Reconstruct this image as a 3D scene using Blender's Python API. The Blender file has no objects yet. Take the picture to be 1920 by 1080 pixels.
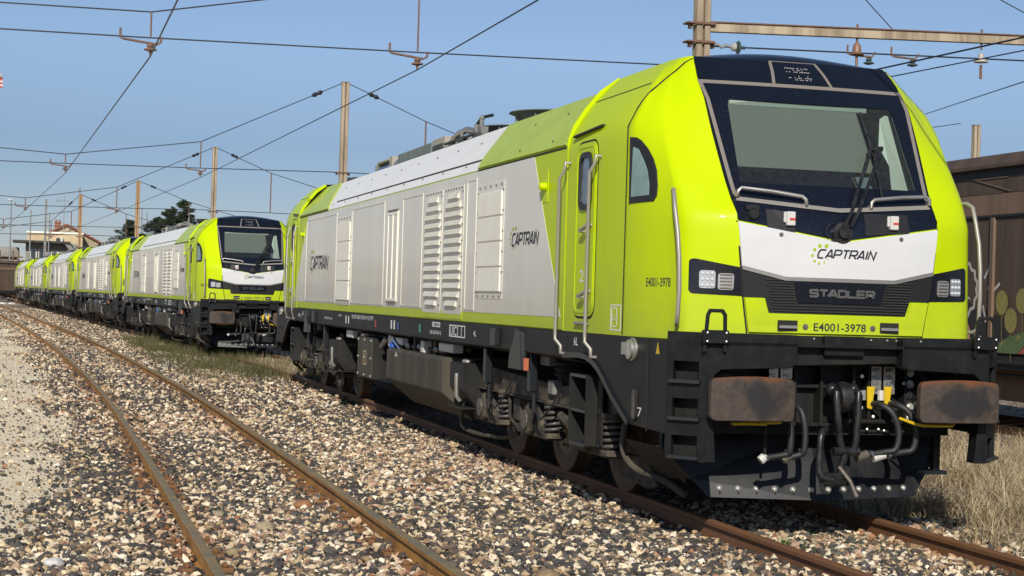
import bpy, bmesh, math, random
import numpy as np
from mathutils import Vector, Matrix
random.seed(7)
rng = np.random.default_rng(7)
SC = bpy.context.scene
COL = SC.collection
R_ = math.radians
PI = math.pi

# ------------------------------------------------------------------ camera, light, exposure
cam_d = bpy.data.cameras.new('camera')
cam_d.sensor_width = 36.0
cam_d.lens = 3184.83 / 1920 * 36.0
cam_d.clip_start, cam_d.clip_end = 0.1, 6000
cam = bpy.data.objects.new('camera', cam_d)
COL.objects.link(cam)
_yaw, _pit, _rol = -0.2688, 0.0071, 0.0299
_f = Vector((-math.sin(_yaw)*math.cos(_pit), math.cos(_yaw)*math.cos(_pit), math.sin(_pit)))
_r = Vector((math.cos(_yaw), math.sin(_yaw), 0)); _u = _r.cross(_f)
_r2 = _r*math.cos(_rol) + _u*math.sin(_rol); _u2 = -_r*math.sin(_rol) + _u*math.cos(_rol)
cam.matrix_world = Matrix(((_r2.x, _u2.x, -_f.x, -6.0719), (_r2.y, _u2.y, -_f.y, -11.8787),
                           (_r2.z, _u2.z, -_f.z, 1.7465), (0, 0, 0, 1)))
SC.camera = cam

SUN_EL, SUN_AZ = R_(30), R_(20)        # azimuth measured from -Y towards -X
sdir = Vector((-math.sin(SUN_AZ)*math.cos(SUN_EL), -math.cos(SUN_AZ)*math.cos(SUN_EL), math.sin(SUN_EL)))
world = bpy.data.worlds.new('World'); SC.world = world; world.use_nodes = True
wn = world.node_tree.nodes; wl = world.node_tree.links; wn.clear()
wo = wn.new('ShaderNodeOutputWorld'); bg = wn.new('ShaderNodeBackground'); sky = wn.new('ShaderNodeTexSky')
sky.sky_type = 'NISHITA'; sky.sun_disc = False
sky.sun_elevation = SUN_EL; sky.sun_rotation = math.atan2(sdir.x, sdir.y)
sky.altitude = 900; sky.air_density = 1.0; sky.dust_density = 0.4; sky.ozone_density = 4.0
bg.inputs['Strength'].default_value = 0.10
wtc = wn.new('ShaderNodeTexCoord'); wsp = wn.new('ShaderNodeSeparateXYZ'); wl.new(wtc.outputs['Generated'], wsp.inputs[0])
wrp = wn.new('ShaderNodeValToRGB'); wrp.color_ramp.elements[0].position = 0.0; wrp.color_ramp.elements[0].color = (.62, .60, .69, 1)
wrp.color_ramp.elements[1].position = .30; wrp.color_ramp.elements[1].color = (1.18, 1.03, .98, 1)
e_ = wrp.color_ramp.elements.new(.085); e_.color = (.62, .595, .675, 1); e_ = wrp.color_ramp.elements.new(.14); e_.color = (.97, .88, .88, 1)
wmx = wn.new('ShaderNodeMix'); wmx.data_type = 'RGBA'; wmx.blend_type = 'MULTIPLY'; wmx.inputs[0].default_value = 1
wl.new(wsp.outputs[2], wrp.inputs[0]); wl.new(sky.outputs[0], wmx.inputs[6]); wl.new(wrp.outputs[0], wmx.inputs[7]); wl.new(wmx.outputs[2], bg.inputs[0]); wl.new(bg.outputs[0], wo.inputs[0])
sun_d = bpy.data.lights.new('sun', 'SUN'); sun_d.energy = 4.45; sun_d.angle = R_(0.5); sun_d.color = (1.0, 0.95, 0.86)
sun = bpy.data.objects.new('sun', sun_d); COL.objects.link(sun)
sun.rotation_euler = sdir.to_track_quat('Z', 'Y').to_euler()
sun.location = sdir*60
SC.view_settings.view_transform = 'Standard'; SC.view_settings.look = 'None'
SC.view_settings.exposure = 0.0; SC.view_settings.gamma = 1.0
SC.view_settings.use_curve_mapping = False
SC.cycles.max_bounces = 6; SC.cycles.transparent_max_bounces = 12
SC.cycles.caustics_reflective = False; SC.cycles.caustics_refractive = False
SC.cycles.use_denoising = True

# ------------------------------------------------------------------ materials
MAT = {}
def mat(name, col, rough=0.5, metal=0.0, coat=0.0, var=0.0, vscale=3.0, col2=None, bump=0.0, bscale=60.0, streak=False, spec=0.5, thr=(0.42, 0.62), co='Object', dust=None):
    """Principled material; col2 mixed in by noise (streak: stretched in z), bump relief"""
    m = bpy.data.materials.new(name); m.use_nodes = True
    nt = m.node_tree; N, L = nt.nodes, nt.links
    b = N['Principled BSDF']
    b.inputs['Roughness'].default_value = rough; b.inputs['Metallic'].default_value = metal
    b.inputs['Specular IOR Level'].default_value = spec
    b.inputs['Coat Weight'].default_value = coat; b.inputs['Coat Roughness'].default_value = 0.06
    b.inputs['Base Color'].default_value = (*col, 1)
    if col2 or bump:
        tc = N.new('ShaderNodeTexCoord'); mp = N.new('ShaderNodeMapping')
        L.new(tc.outputs[co], mp.inputs[0])
        if streak: mp.inputs['Scale'].default_value = (1, 1, 0.12)
    if col2:
        nz = N.new('ShaderNodeTexNoise'); nz.inputs['Scale'].default_value = vscale
        nz.inputs['Detail'].default_value = 8; nz.inputs['Roughness'].default_value = 0.65
        L.new(mp.outputs[0], nz.inputs['Vector'])
        rp = N.new('ShaderNodeValToRGB'); rp.color_ramp.elements[0].position = thr[0]; rp.color_ramp.elements[1].position = thr[1]
        rp.color_ramp.elements[0].color = (*col, 1)
        mixc = tuple(a*(1-var)+c*var for a, c in zip(col, col2))
        rp.color_ramp.elements[1].color = (*mixc, 1)
        L.new(nz.outputs[0], rp.inputs[0]); L.new(rp.outputs[0], b.inputs['Base Color'])
        mr = N.new('ShaderNodeMapRange'); mr.inputs[3].default_value = max(rough-0.08, 0.02); mr.inputs[4].default_value = min(rough+0.2, 1)
        L.new(nz.outputs[0], mr.inputs[0]); L.new(mr.outputs[0], b.inputs['Roughness'])
    if dust and col2:
        z0, z1, amt = dust
        sx_ = N.new('ShaderNodeSeparateXYZ'); L.new(tc.outputs[co], sx_.inputs[0])
        n4 = N.new('ShaderNodeTexNoise'); n4.inputs['Scale'].default_value = 5; n4.inputs['Detail'].default_value = 8; n4.inputs['Roughness'].default_value = .7; L.new(tc.outputs[co], n4.inputs['Vector'])
        md_ = N.new('ShaderNodeMath'); md_.operation = 'MULTIPLY_ADD'; md_.inputs[1].default_value = .9; L.new(n4.outputs[0], md_.inputs[0]); L.new(sx_.outputs[2], md_.inputs[2])
        mr_ = N.new('ShaderNodeMapRange'); mr_.inputs[1].default_value = z1+.45; mr_.inputs[2].default_value = z0+.45; mr_.inputs[3].default_value = 0; mr_.inputs[4].default_value = amt; L.new(md_.outputs[0], mr_.inputs[0])
        mx_ = N.new('ShaderNodeMix'); mx_.data_type = 'RGBA'; L.new(mr_.outputs[0], mx_.inputs[0]); L.new(rp.outputs[0], mx_.inputs[6]); mx_.inputs[7].default_value = (.20, .165, .11, 1)
        L.new(mx_.outputs[2], b.inputs['Base Color'])
    if bump:
        n2 = N.new('ShaderNodeTexNoise'); n2.inputs['Scale'].default_value = bscale; n2.inputs['Detail'].default_value = 4
        L.new(tc.outputs[co], n2.inputs['Vector'])
        bp = N.new('ShaderNodeBump'); bp.inputs['Strength'].default_value = bump; bp.inputs['Distance'].default_value = 0.01
        L.new(n2.outputs[0], bp.inputs['Height']); L.new(bp.outputs[0], b.inputs['Normal'])
    MAT[name] = m
    return m

LIME = mat('lime_paint', (0.51, 0.645, 0.0), 0.36, coat=0.10, spec=0.12, var=0.5, col2=(0.44, 0.55, 0.002), vscale=1.4, streak=True, thr=(0.45, 0.72), dust=(1.35, 2.1, .30))
SILV = mat('silver_white_paint', (0.80, 0.755, 0.655), 0.38, coat=0.3, var=0.6, col2=(0.64, 0.61, 0.53), vscale=1.3, streak=True, thr=(0.4, 0.7), dust=(1.4, 2.5, .28))
ROOFL = mat('sky_tinted_lime_roof_paint', (0.46, 0.575, 0.035), 0.42, coat=0.2, spec=.3, var=0.7, col2=(0.39, 0.485, 0.028), vscale=2.0)  # lime of the roof panels, with grazing sky reflection put into the colour
ROOFW = mat('white_roof_paint', (0.88, 0.855, 0.785), 0.45, coat=0.2, var=0.4, col2=(0.74, 0.71, 0.64), vscale=1.5)
WHITE = mat('white_paint', (0.615, 0.615, 0.615), 0.35, coat=0.4, var=0.4, col2=(0.70, 0.69, 0.66), vscale=2.0)
CREAM = mat('cream_panel', (0.90, 0.86, 0.74), 0.5, var=0.4, col2=(0.80, 0.75, 0.62), vscale=4)
NAVY = mat('dark_navy_gloss', (0.006, 0.008, 0.014), 0.18, coat=0.2, spec=0.35, var=0.9, col2=(0.022, 0.026, 0.034), vscale=45, thr=(0.55, 0.8))
BLACK = mat('black_frame_paint', (0.008, 0.0085, 0.009), 0.5, spec=0.3, var=0.9, col2=(0.024, 0.022, 0.018), vscale=3.5, streak=True, thr=(0.42, 0.72), dust=(.2, 1.1, .06))
BLKG = mat('black_bumper', (0.007, 0.0075, 0.008), 0.45, spec=0.3, var=0.8, col2=(0.017, 0.017, 0.0165), vscale=9, thr=(0.45, 0.75))
DIRT = mat('grimy_steel', (0.034, 0.030, 0.0245), 0.68, spec=0.3, var=1.0, col2=(0.115, 0.092, 0.064), vscale=6, bump=0.2, bscale=40)
TANK = mat('dusty_tank', (0.062, 0.055, 0.041), 0.62, spec=0.25, var=1.0, col2=(0.098, 0.084, 0.06), vscale=3, streak=True)
SPRING = mat('spring_steel', (0.075, 0.074, 0.072), 0.36, var=0.8, col2=(0.085, 0.07, 0.05), vscale=12)
RUBBER = mat('rubber', (0.018, 0.018, 0.018), 0.55)
STEEL = mat('brushed_steel', (0.52, 0.50, 0.46), 0.38, metal=0.85, var=0.5, col2=(0.40, 0.36, 0.30), vscale=8)
BARS = mat('grey_handrail', (0.34, 0.315, 0.275), 0.45, metal=0.35)
ZINC = mat('zinc_bolt', (0.70, 0.69, 0.64), 0.35, metal=0.6)
CHROME = mat('chrome', (0.50, 0.50, 0.49), 0.25, metal=1.0)
TRIM = mat('grey_sealant', (0.20, 0.175, 0.15), 0.7)
SEAM = mat('seam_shadow_rubber', (0.012, 0.012, 0.010), 0.8)
WHEEL = mat('wheel_steel', (0.11, 0.06, 0.035), 0.55, metal=0.4, var=1, col2=(0.055, 0.05, 0.045), vscale=10)
DISC = mat('brake_disc', (0.17, 0.15, 0.125), 0.55, metal=0.4, var=0.8, col2=(0.1, 0.08, 0.06), vscale=14)
BUFF = mat('rusty_buffer_face', (0.085, 0.060, 0.048), 0.5, var=1, col2=(0.17, 0.072, 0.028), vscale=4.0, thr=(0.5, 0.75), bump=0.1, bscale=25)
def buffer_mat():
    m = bpy.data.materials.new('worn_buffer_face'); m.use_nodes = True
    N, L = m.node_tree.nodes, m.node_tree.links; b = N['Principled BSDF']; b.inputs['Roughness'].default_value = .5
    tc = N.new('ShaderNodeTexCoord'); sp = N.new('ShaderNodeSeparateXYZ'); L.new(tc.outputs['Generated'], sp.inputs[0])
    nz = N.new('ShaderNodeTexNoise'); nz.inputs['Scale'].default_value = 4.5; nz.inputs['Detail'].default_value = 6; L.new(tc.outputs['Object'], nz.inputs['Vector'])
    def M(op, a, b_=None, c=None):
        n = N.new('ShaderNodeMath'); n.operation = op
        for i, q in enumerate((a, b_, c)):
            if q is None: continue
            if isinstance(q, (int, float)): n.inputs[i].default_value = q
            else: L.new(q, n.inputs[i])
        return n.outputs[0]
    dx = M('MULTIPLY', M('SUBTRACT', sp.outputs[0], .56), 1.5); dz = M('MULTIPLY', M('SUBTRACT', sp.outputs[2], .50), 1.25)
    d = M('SQRT', M('ADD', M('MULTIPLY', dx, dx), M('MULTIPLY', dz, dz)))
    d = M('ADD', d, M('MULTIPLY', M('SUBTRACT', nz.outputs[0], .5), 1.5))
    blot = N.new('ShaderNodeMapRange'); blot.inputs[1].default_value = .56; blot.inputs[2].default_value = .30; blot.inputs[4].default_value = .85; L.new(d, blot.inputs[0])
    rz = M('ADD', sp.outputs[2], M('MULTIPLY', M('SUBTRACT', nz.outputs[0], .5), .5))
    ru = N.new('ShaderNodeMapRange'); ru.inputs[1].default_value = .86; ru.inputs[2].default_value = 1.02; L.new(rz, ru.inputs[0])
    n2 = N.new('ShaderNodeTexNoise'); n2.inputs['Scale'].default_value = 22; n2.inputs['Detail'].default_value = 6; L.new(tc.outputs['Object'], n2.inputs['Vector'])
    r0 = N.new('ShaderNodeValToRGB'); r0.color_ramp.elements[0].position = .35; r0.color_ramp.elements[1].position = .7; r0.color_ramp.elements[0].color = (.045, .032, .025, 1); r0.color_ramp.elements[1].color = (.080, .057, .041, 1); L.new(n2.outputs[0], r0.inputs[0])
    m1 = N.new('ShaderNodeMix'); m1.data_type = 'RGBA'; L.new(ru.outputs[0], m1.inputs[0]); L.new(r0.outputs[0], m1.inputs[6]); m1.inputs[7].default_value = (.17, .06, .018, 1)
    m2 = N.new('ShaderNodeMix'); m2.data_type = 'RGBA'; L.new(blot.outputs[0], m2.inputs[0]); L.new(m1.outputs[2], m2.inputs[6]); m2.inputs[7].default_value = (.014, .014, .015, 1)
    L.new(m2.outputs[2], b.inputs['Base Color'])
    return m
BUFF = buffer_mat()
GREASE = mat('black_grease', (0.010, 0.010, 0.011), 0.3, var=1, col2=(0.03, 0.028, 0.026), vscale=12)
RUST_OR = mat('orange_rust', (0.20, 0.075, 0.022), 0.7, var=1, col2=(0.11, 0.06, 0.04), vscale=14)
YELL = mat('yellow_paint', (0.68, 0.46, 0.01), 0.4, var=.5, col2=(0.5, 0.33, 0.02), vscale=20)
RED = mat('red_paint', (0.52, 0.05, 0.03), 0.45)
BLUE = mat('blue_cap', (0.02, 0.09, 0.45), 0.4)
GREEN = mat('green_mark', (0.03, 0.35, 0.16), 0.5)
PLASW = mat('white_plastic', (0.58, 0.56, 0.52), 0.5)
TEXTW = mat('white_lettering', (0.75, 0.75, 0.72), 0.6)
TEXTB = mat('dark_lettering', (0.022, 0.02, 0.03), 0.5)
LIMEDOT = mat('logo_green', (0.34, 0.47, 0.02), 0.5)
LENSG = mat('lamp_reflector', (0.55, 0.56, 0.57), 0.25, metal=0.7)
LED = mat('led_lens', (0.80, 0.82, 0.85), 0.12, metal=0.3)
RAILB = mat('blind_casing', (0.30, 0.33, 0.27), 0.6)
SHADE = mat('sun_blind', (0.150, 0.152, 0.128), 0.85, var=.5, col2=(0.135, 0.14, 0.12), vscale=25)
PALEIN = mat('pale_cab_lining', (0.52, 0.54, 0.46), 0.7)
DASH = mat('dark_dashboard', (0.12, 0.165, 0.18), 0.6)
MESHK = mat('black_grille', (0.012, 0.012, 0.012), 0.5)
MESHE = mat('grille_edge', (0.05, 0.05, 0.048), 0.4)
ROOFG = mat('roof_grey', (0.17, 0.20, 0.195), 0.5, var=.6, col2=(0.12, 0.125, 0.12), vscale=6)
ROOFD = mat('roof_dark', (0.04, 0.042, 0.045), 0.55)
ROOFT = mat('roof_beige_box', (0.36, 0.33, 0.27), 0.6)
BLUEG = mat('roof_blue_tube', (0.08, 0.11, 0.19), 0.35)

def glass_mat(name, tint, amount, rough=0.03, dirt=0.0):
    m = bpy.data.materials.new(name); m.use_nodes = True
    N, L = m.node_tree.nodes, m.node_tree.links; N.clear()
    o = N.new('ShaderNodeOutputMaterial'); mx = N.new('ShaderNodeMixShader')
    t = N.new('ShaderNodeBsdfTransparent'); t.inputs[0].default_value = (*tint, 1)
    g = N.new('ShaderNodeBsdfGlossy'); g.inputs['Roughness'].default_value = rough; g.inputs[0].default_value = (0.9, 0.95, 1, 1)
    fr = N.new('ShaderNodeFresnel'); fr.inputs[0].default_value = 1.52
    md = N.new('ShaderNodeMath'); md.operation = 'MULTIPLY_ADD'; md.inputs[1].default_value = 1.0; md.inputs[2].default_value = amount
    L.new(fr.outputs[0], md.inputs[0]); L.new(md.outputs[0], mx.inputs[0])
    L.new(t.outputs[0], mx.inputs[1]); L.new(g.outputs[0], mx.inputs[2])
    last = mx
    if dirt:
        d = N.new('ShaderNodeBsdfDiffuse'); d.inputs[0].default_value = (0.42, 0.40, 0.36, 1)
        m2 = N.new('ShaderNodeMixShader'); nz = N.new('ShaderNodeTexNoise'); nz.inputs['Scale'].default_value = 30; nz.inputs['Detail'].default_value = 6
        tc = N.new('ShaderNodeTexCoord'); L.new(tc.outputs['Object'], nz.inputs['Vector'])
        mu = N.new('ShaderNodeMath'); mu.operation = 'MULTIPLY'; mu.inputs[1].default_value = dirt
        L.new(nz.outputs[0], mu.inputs[0]); L.new(mu.outputs[0], m2.inputs[0])
        L.new(mx.outputs[0], m2.inputs[1]); L.new(d.outputs[0], m2.inputs[2]); last = m2
    L.new(last.outputs[0], o.inputs[0]); MAT[name] = m
    return m
GLASS = glass_mat('windscreen_glass', (0.80, 0.90, 0.87), 0.03, dirt=0.07)
SGLASS = glass_mat('side_glass', (0.45, 0.58, 0.56), 0.06, dirt=0.06)
LGLASS = glass_mat('lamp_cover_glass', (0.55, 0.56, 0.56), 0.0)

# ------------------------------------------------------------------ mesh helpers
class MB:
    def __init__(s): s.v = []; s.f = []; s.mi = []; s.cm = 0
    def add(s, vs, fs):
        o = len(s.v); s.v += [tuple(p) for p in vs]; s.f += [tuple(i+o for i in f) for f in fs]; s.mi += [s.cm]*len(fs)
        return s
    def box(s, x0, x1, y0, y1, z0, z1):
        return s.hexa([(x0, y0, z0), (x1, y0, z0), (x1, y1, z0), (x0, y1, z0), (x0, y0, z1), (x1, y0, z1), (x1, y1, z1), (x0, y1, z1)])
    def hexa(s, p):
        return s.add(p, [(0, 3, 2, 1), (4, 5, 6, 7), (0, 1, 5, 4), (1, 2, 6, 5), (2, 3, 7, 6), (3, 0, 4, 7)])
    def cbox(s, c, sz, rot=None):
        x, y, z = sz[0]/2, sz[1]/2, sz[2]/2
        ps = [Vector(q) for q in ((-x, -y, -z), (x, -y, -z), (x, y, -z), (-x, y, -z), (-x, -y, z), (x, -y, z), (x, y, z), (-x, y, z))]
        if rot is not None: ps = [rot @ q for q in ps]
        return s.hexa([q+Vector(c) for q in ps])
    def prism(s, poly, a0, a1, axis='x'):
        """poly in the two other axes (yz for x, xz for y, xy for z), extruded from a0 to a1"""
        n = len(poly)
        def P(a, p):
            return (a, p[0], p[1]) if axis == 'x' else (p[0], a, p[1]) if axis == 'y' else (p[0], p[1], a)
        vs = [P(a0, p) for p in poly]+[P(a1, p) for p in poly]
        fs = [tuple(range(n))[::-1], tuple(range(n, 2*n))]+[(i, (i+1) % n, n+(i+1) % n, n+i) for i in range(n)]
        return s.add(vs, fs)
    def tube(s, pts, r, n=8, cap=True, closed=False):
        pts = [Vector(p) for p in pts]; m = len(pts)
        rs = r if isinstance(r, (list, tuple)) else [r]*m
        up = None; rings = []
        for i, p in enumerate(pts):
            if closed: t = pts[(i+1) % m]-pts[i-1]
            else: t = pts[min(i+1, m-1)]-pts[max(i-1, 0)]
            if t.length < 1e-9: t = Vector((0, 0, 1))
            t.normalize()
            if up is None:
                up = Vector((0, 0, 1)) if abs(t.z) < 0.9 else Vector((1, 0, 0))
            a = up - t*up.dot(t)
            if a.length < 1e-6: a = Vector((1, 0, 0)) - t*t.x
            a.normalize(); b = t.cross(a); up = a
            rings.append([p+(a*math.cos(2*PI*k/n)+b*math.sin(2*PI*k/n))*rs[i] for k in range(n)])
        vs = [q for rg in rings for q in rg]; fs = []
        for i in range(m if closed else m-1):
            j = (i+1) % m
            fs += [(i*n+k, i*n+(k+1) % n, j*n+(k+1) % n, j*n+k) for k in range(n)]
        if cap and not closed: fs += [tuple(range(n))[::-1], tuple(range((m-1)*n, m*n))]
        return s.add(vs, fs)
    def cyl(s, p0, p1, r, n=12, r1=None):
        return s.tube([p0, p1], [r, r if r1 is None else r1], n)
    def lathe(s, prof, c, axis=(0, 0, 1), n=24):
        """prof: (radius, height along axis)"""
        q = Vector((0, 0, 1)).rotation_difference(Vector(axis)); c = Vector(c)
        vs = []; m = len(prof)
        for r, h in prof:
            for k in range(n): vs.append(c + q @ Vector((r*math.cos(2*PI*k/n), r*math.sin(2*PI*k/n), h)))
        fs = [(i*n+k, i*n+(k+1) % n, (i+1)*n+(k+1) % n, (i+1)*n+k) for i in range(m-1) for k in range(n)]
        if prof[0][0] > 1e-6: fs.append(tuple(range(n))[::-1])
        if prof[-1][0] > 1e-6: fs.append(tuple(range((m-1)*n, m*n)))
        return s.add(vs, fs)
    def ball(s, c, r, n=8, sz=(1, 1, 1)):
        vs = []; fs = []; m = n//2+1
        for i in range(m):
            t = PI*i/(m-1)
            for k in range(n): vs.append((c[0]+r*sz[0]*math.sin(t)*math.cos(2*PI*k/n), c[1]+r*sz[1]*math.sin(t)*math.sin(2*PI*k/n), c[2]+r*sz[2]*math.cos(t)))
        fs = [(i*n+k, i*n+(k+1) % n, (i+1)*n+(k+1) % n, (i+1)*n+k) for i in range(m-1) for k in range(n)]
        return s.add(vs, fs)
    def mesh(s, name, mats, smooth=None, bevel=0.0, seg=1):
        bm = bmesh.new(); me = bpy.data.meshes.new(name)
        me.from_pydata(s.v, [], s.f)
        if not isinstance(mats, (list, tuple)): mats = [mats]
        for m in mats: me.materials.append(m)
        if len(mats) > 1: me.polygons.foreach_set('material_index', s.mi)
        bm.from_mesh(me)
        bmesh.ops.remove_doubles(bm, verts=bm.verts, dist=1e-5)
        bmesh.ops.recalc_face_normals(bm, faces=bm.faces)
        if bevel:
            es = [e for e in bm.edges if len(e.link_faces) == 2 and e.calc_face_angle(0) > 0.5]
            bmesh.ops.bevel(bm, geom=es, offset=bevel, segments=seg, affect='EDGES', profile=0.5, clamp_overlap=True)
        bm.to_mesh(me); bm.free()
        if smooth:
            me.shade_smooth(); me.set_sharp_from_angle(angle=R_(smooth))
        return me
    def build(s, name, mats, parent=None, smooth=None, bevel=0.0, seg=1, kind=None):
        return obj(name, s.mesh(name, mats, smooth, bevel, seg), parent, kind)

def obj(name, me, parent=None, kind=None):
    o = bpy.data.objects.new(name, me); COL.objects.link(o)
    if parent is not None: o.parent = parent
    if kind: o['kind'] = kind
    return o
def thing(name, label, cat, loc=(0, 0, 0), rotz=0.0, group=None):
    o = bpy.data.objects.new(name, None); COL.objects.link(o)
    o.location = loc; o.rotation_euler = (0, 0, rotz); o.empty_display_size = 0.3
    return tag(o, label, cat, group)
def tag(o, label, cat, group=None):
    o['label'] = label; o['category'] = cat
    if group: o['group'] = group
    return o
def struct(o): o['kind'] = 'structure'; return o

def patch(poly, mp, thick=0.006, grid=0.12, holes=(), ga=None, gb=None):
    """polygon in (a,b), cut on a grid, mapped with mp(a,b,off); side walls down to off=0. returns MB"""
    bm = bmesh.new()
    vs = [bm.verts.new((p[0], p[1], 0)) for p in poly]; bm.faces.new(vs)
    def cut(co, no):
        bmesh.ops.bisect_plane(bm, geom=bm.verts[:]+bm.edges[:]+bm.faces[:], plane_co=co, plane_no=no, dist=1e-6)
    A = [p[0] for p in poly]; B = [p[1] for p in poly]
    ga = ga or grid; gb = gb or grid
    if ga:
        for k in range(math.ceil(min(A)/ga), math.floor(max(A)/ga)+1): cut((k*ga, 0, 0), (1, 0, 0))
        for k in range(math.ceil(min(B)/gb), math.floor(max(B)/gb)+1): cut((0, k*gb, 0), (0, 1, 0))
    for h in holes:
        n = len(h)
        for i in range(n):
            e = Vector((h[(i+1) % n][0]-h[i][0], h[(i+1) % n][1]-h[i][1], 0)); cut((h[i][0], h[i][1], 0), (e.y, -e.x, 0))
        kill = []
        sg = 1 if sum(h[i][0]*h[(i+1) % n][1]-h[(i+1) % n][0]*h[i][1] for i in range(n)) > 0 else -1
        for f in bm.faces:
            c = f.calc_center_median()
            if all(sg*((h[(i+1) % n][0]-h[i][0])*(c.y-h[i][1])-(h[(i+1) % n][1]-h[i][1])*(c.x-h[i][0])) > 0 for i in range(n)): kill.append(f)
        bmesh.ops.delete(bm, geom=kill, context='FACES')
    bmesh.ops.remove_doubles(bm, verts=bm.verts, dist=1e-5)
    mb = MB(); idx = {}
    for v in bm.verts: idx[v] = len(mb.v); mb.v.append(tuple(mp(v.co.x, v.co.y, thick)))
    for f in bm.faces: mb.f.append(tuple(idx[v] for v in f.verts)); mb.mi.append(0)
    low = {}
    def lo(v):
        if v not in low: low[v] = len(mb.v); mb.v.append(tuple(mp(v.co.x, v.co.y, 0.0)))
        return low[v]
    for e in bm.edges:
        if len(e.link_faces) == 1:
            a, b = e.verts; mb.f.append((idx[a], idx[b], lo(b), lo(a))); mb.mi.append(0)
    bm.free()
    return mb

def rounded(x0, x1, y0, y1, r, n=5):
    pts = []
    for cx, cy, a0 in ((x1-r, y1-r, 0), (x0+r, y1-r, 90), (x0+r, y0+r, 180), (x1-r, y0+r, 270)):
        for k in range(n+1):
            a = R_(a0+90*k/n); pts.append((cx+r*math.cos(a), cy+r*math.sin(a)))
    return pts
def ring(path, w):
    """closed strip outline: list of quads between path and path inset by w (path ccw or cw, convex-ish)"""
    n = len(path); inner = []
    ar = sum(path[i][0]*path[(i+1) % n][1]-path[(i+1) % n][0]*path[i][1] for i in range(n))
    sg = 1 if ar > 0 else -1
    for i in range(n):
        p0, p1, p2 = Vector(path[i-1]), Vector(path[i]), Vector(path[(i+1) % n])
        d1 = (p1-p0).normalized(); d2 = (p2-p1).normalized()
        n1 = Vector((-d1.y, d1.x))*sg; n2 = Vector((-d2.y, d2.x))*sg
        bis = (n1+n2)
        bis = bis.normalized() if bis.length > 1e-6 else n1
        inner.append(tuple(p1+bis*(w/max(0.35, bis.dot(n1)))))
    return inner
def frame_ring(path, w, mp, thick=0.004):
    mb = MB(); inn = ring(path, w); n = len(path)
    for lay in (thick, 0.0):
        mb.v += [tuple(mp(p[0], p[1], lay)) for p in path]+[tuple(mp(p[0], p[1], lay)) for p in inn]
    for i in range(n):
        j = (i+1) % n
        for q in ((i, j, n+j, n+i), (i, 2*n+i, 2*n+j, j), (n+i, n+j, 3*n+j, 3*n+i)): mb.f.append(q); mb.mi.append(0)
    return mb
def strip(path, w, mp, thick=0.003, off=0.0):
    """open mitred stroke of width w along path in (a,b)"""
    mb = MB(); n = len(path); P = [Vector(p) for p in path]; L_, R2 = [], []
    closed = (P[0]-P[-1]).length < 1e-6
    if closed: P = P[:-1]; n -= 1
    for i in range(n):
        d1 = (P[i]-P[i-1]).normalized() if (i > 0 or closed) else (P[1]-P[0]).normalized()
        d2 = (P[(i+1) % n]-P[i]).normalized() if (i < n-1 or closed) else d1
        n1 = Vector((-d1.y, d1.x)); n2 = Vector((-d2.y, d2.x)); b = n1+n2
        b = b.normalized() if b.length > 1e-6 else n1
        k = w/2/max(0.45, b.dot(n1)); L_.append(P[i]+b*k); R2.append(P[i]-b*k)
    for lay in (thick+off, off):
        mb.v += [tuple(mp(p[0], p[1], lay)) for p in L_]+[tuple(mp(p[0], p[1], lay)) for p in R2]
    for i in range(n if closed else n-1):
        j = (i+1) % n
        for q in ((i, j, n+j, n+i), (i, 2*n+i, 2*n+j, j), (n+i, n+j, 3*n+j, 3*n+i)): mb.f.append(q); mb.mi.append(0)
    if not closed:
        for i in (0, n-1): mb.f.append((i, n+i, 3*n+i, 2*n+i)); mb.mi.append(0)
    return mb
def spl(P, k=5):
    out = []
    P = [tuple(p) for p in P]
    for i in range(len(P)-1):
        p0, p1, p2, p3 = P[max(i-1, 0)], P[i], P[i+1], P[min(i+2, len(P)-1)]
        for j in range(k):
            f = j/k; out.append(tuple(0.5*((2*b)+(-a+c)*f+(2*a-5*b+4*c-d)*f*f+(-a+3*b-3*c+d)*f**3) for a, b, c, d in zip(p0, p1, p2, p3)))
    out.append(P[-1]); return out
def merge(*mbs):
    r = MB()
    for m in mbs: r.add(m.v, m.f)
    return r

GLY = {
 'C': [[(1, 1), (.25, 1), (.04, .8), (.0, .25), (.18, 0), (.88, 0)]],
 'A': [[(0, 0), (.5, 1), (.62, 1), (1, 0)], [(.2, .27), (.9, .27)]],
 'P': [[(0, 0), (0, 1), (.82, 1), (1, .86), (1, .58), (.82, .44), (.0, .44)]],
 'T': [[(0, 1), (1, 1)], [(.5, .96), (.5, 0)]],
 'R': [[(0, 0), (0, 1), (.82, 1), (1, .86), (1, .58), (.82, .44), (.0, .44)], [(.5, .42), (1, 0)]],
 'I': [[(.5, 0), (.5, 1)]],
 'N': [[(0, 0), (.08, 1), (.9, 0), (1, 1)]],
 'S': [[(1, .82), (.9, 1), (.12, 1), (0, .88), (0, .64), (.12, .53), (.88, .47), (1, .36), (1, .12), (.88, 0), (.1, 0), (0, .18)]],
 'D': [[(0, 0), (0, 1), (.78, 1), (1, .8), (1, .2), (.78, 0), (0, 0)]],
 'L': [[(0, 1), (0, 0), (1, 0)]],
 'E': [[(1, 1), (0, 1), (0, 0), (1, 0)], [(0.05, .5), (.9, .5)]],
}
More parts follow.
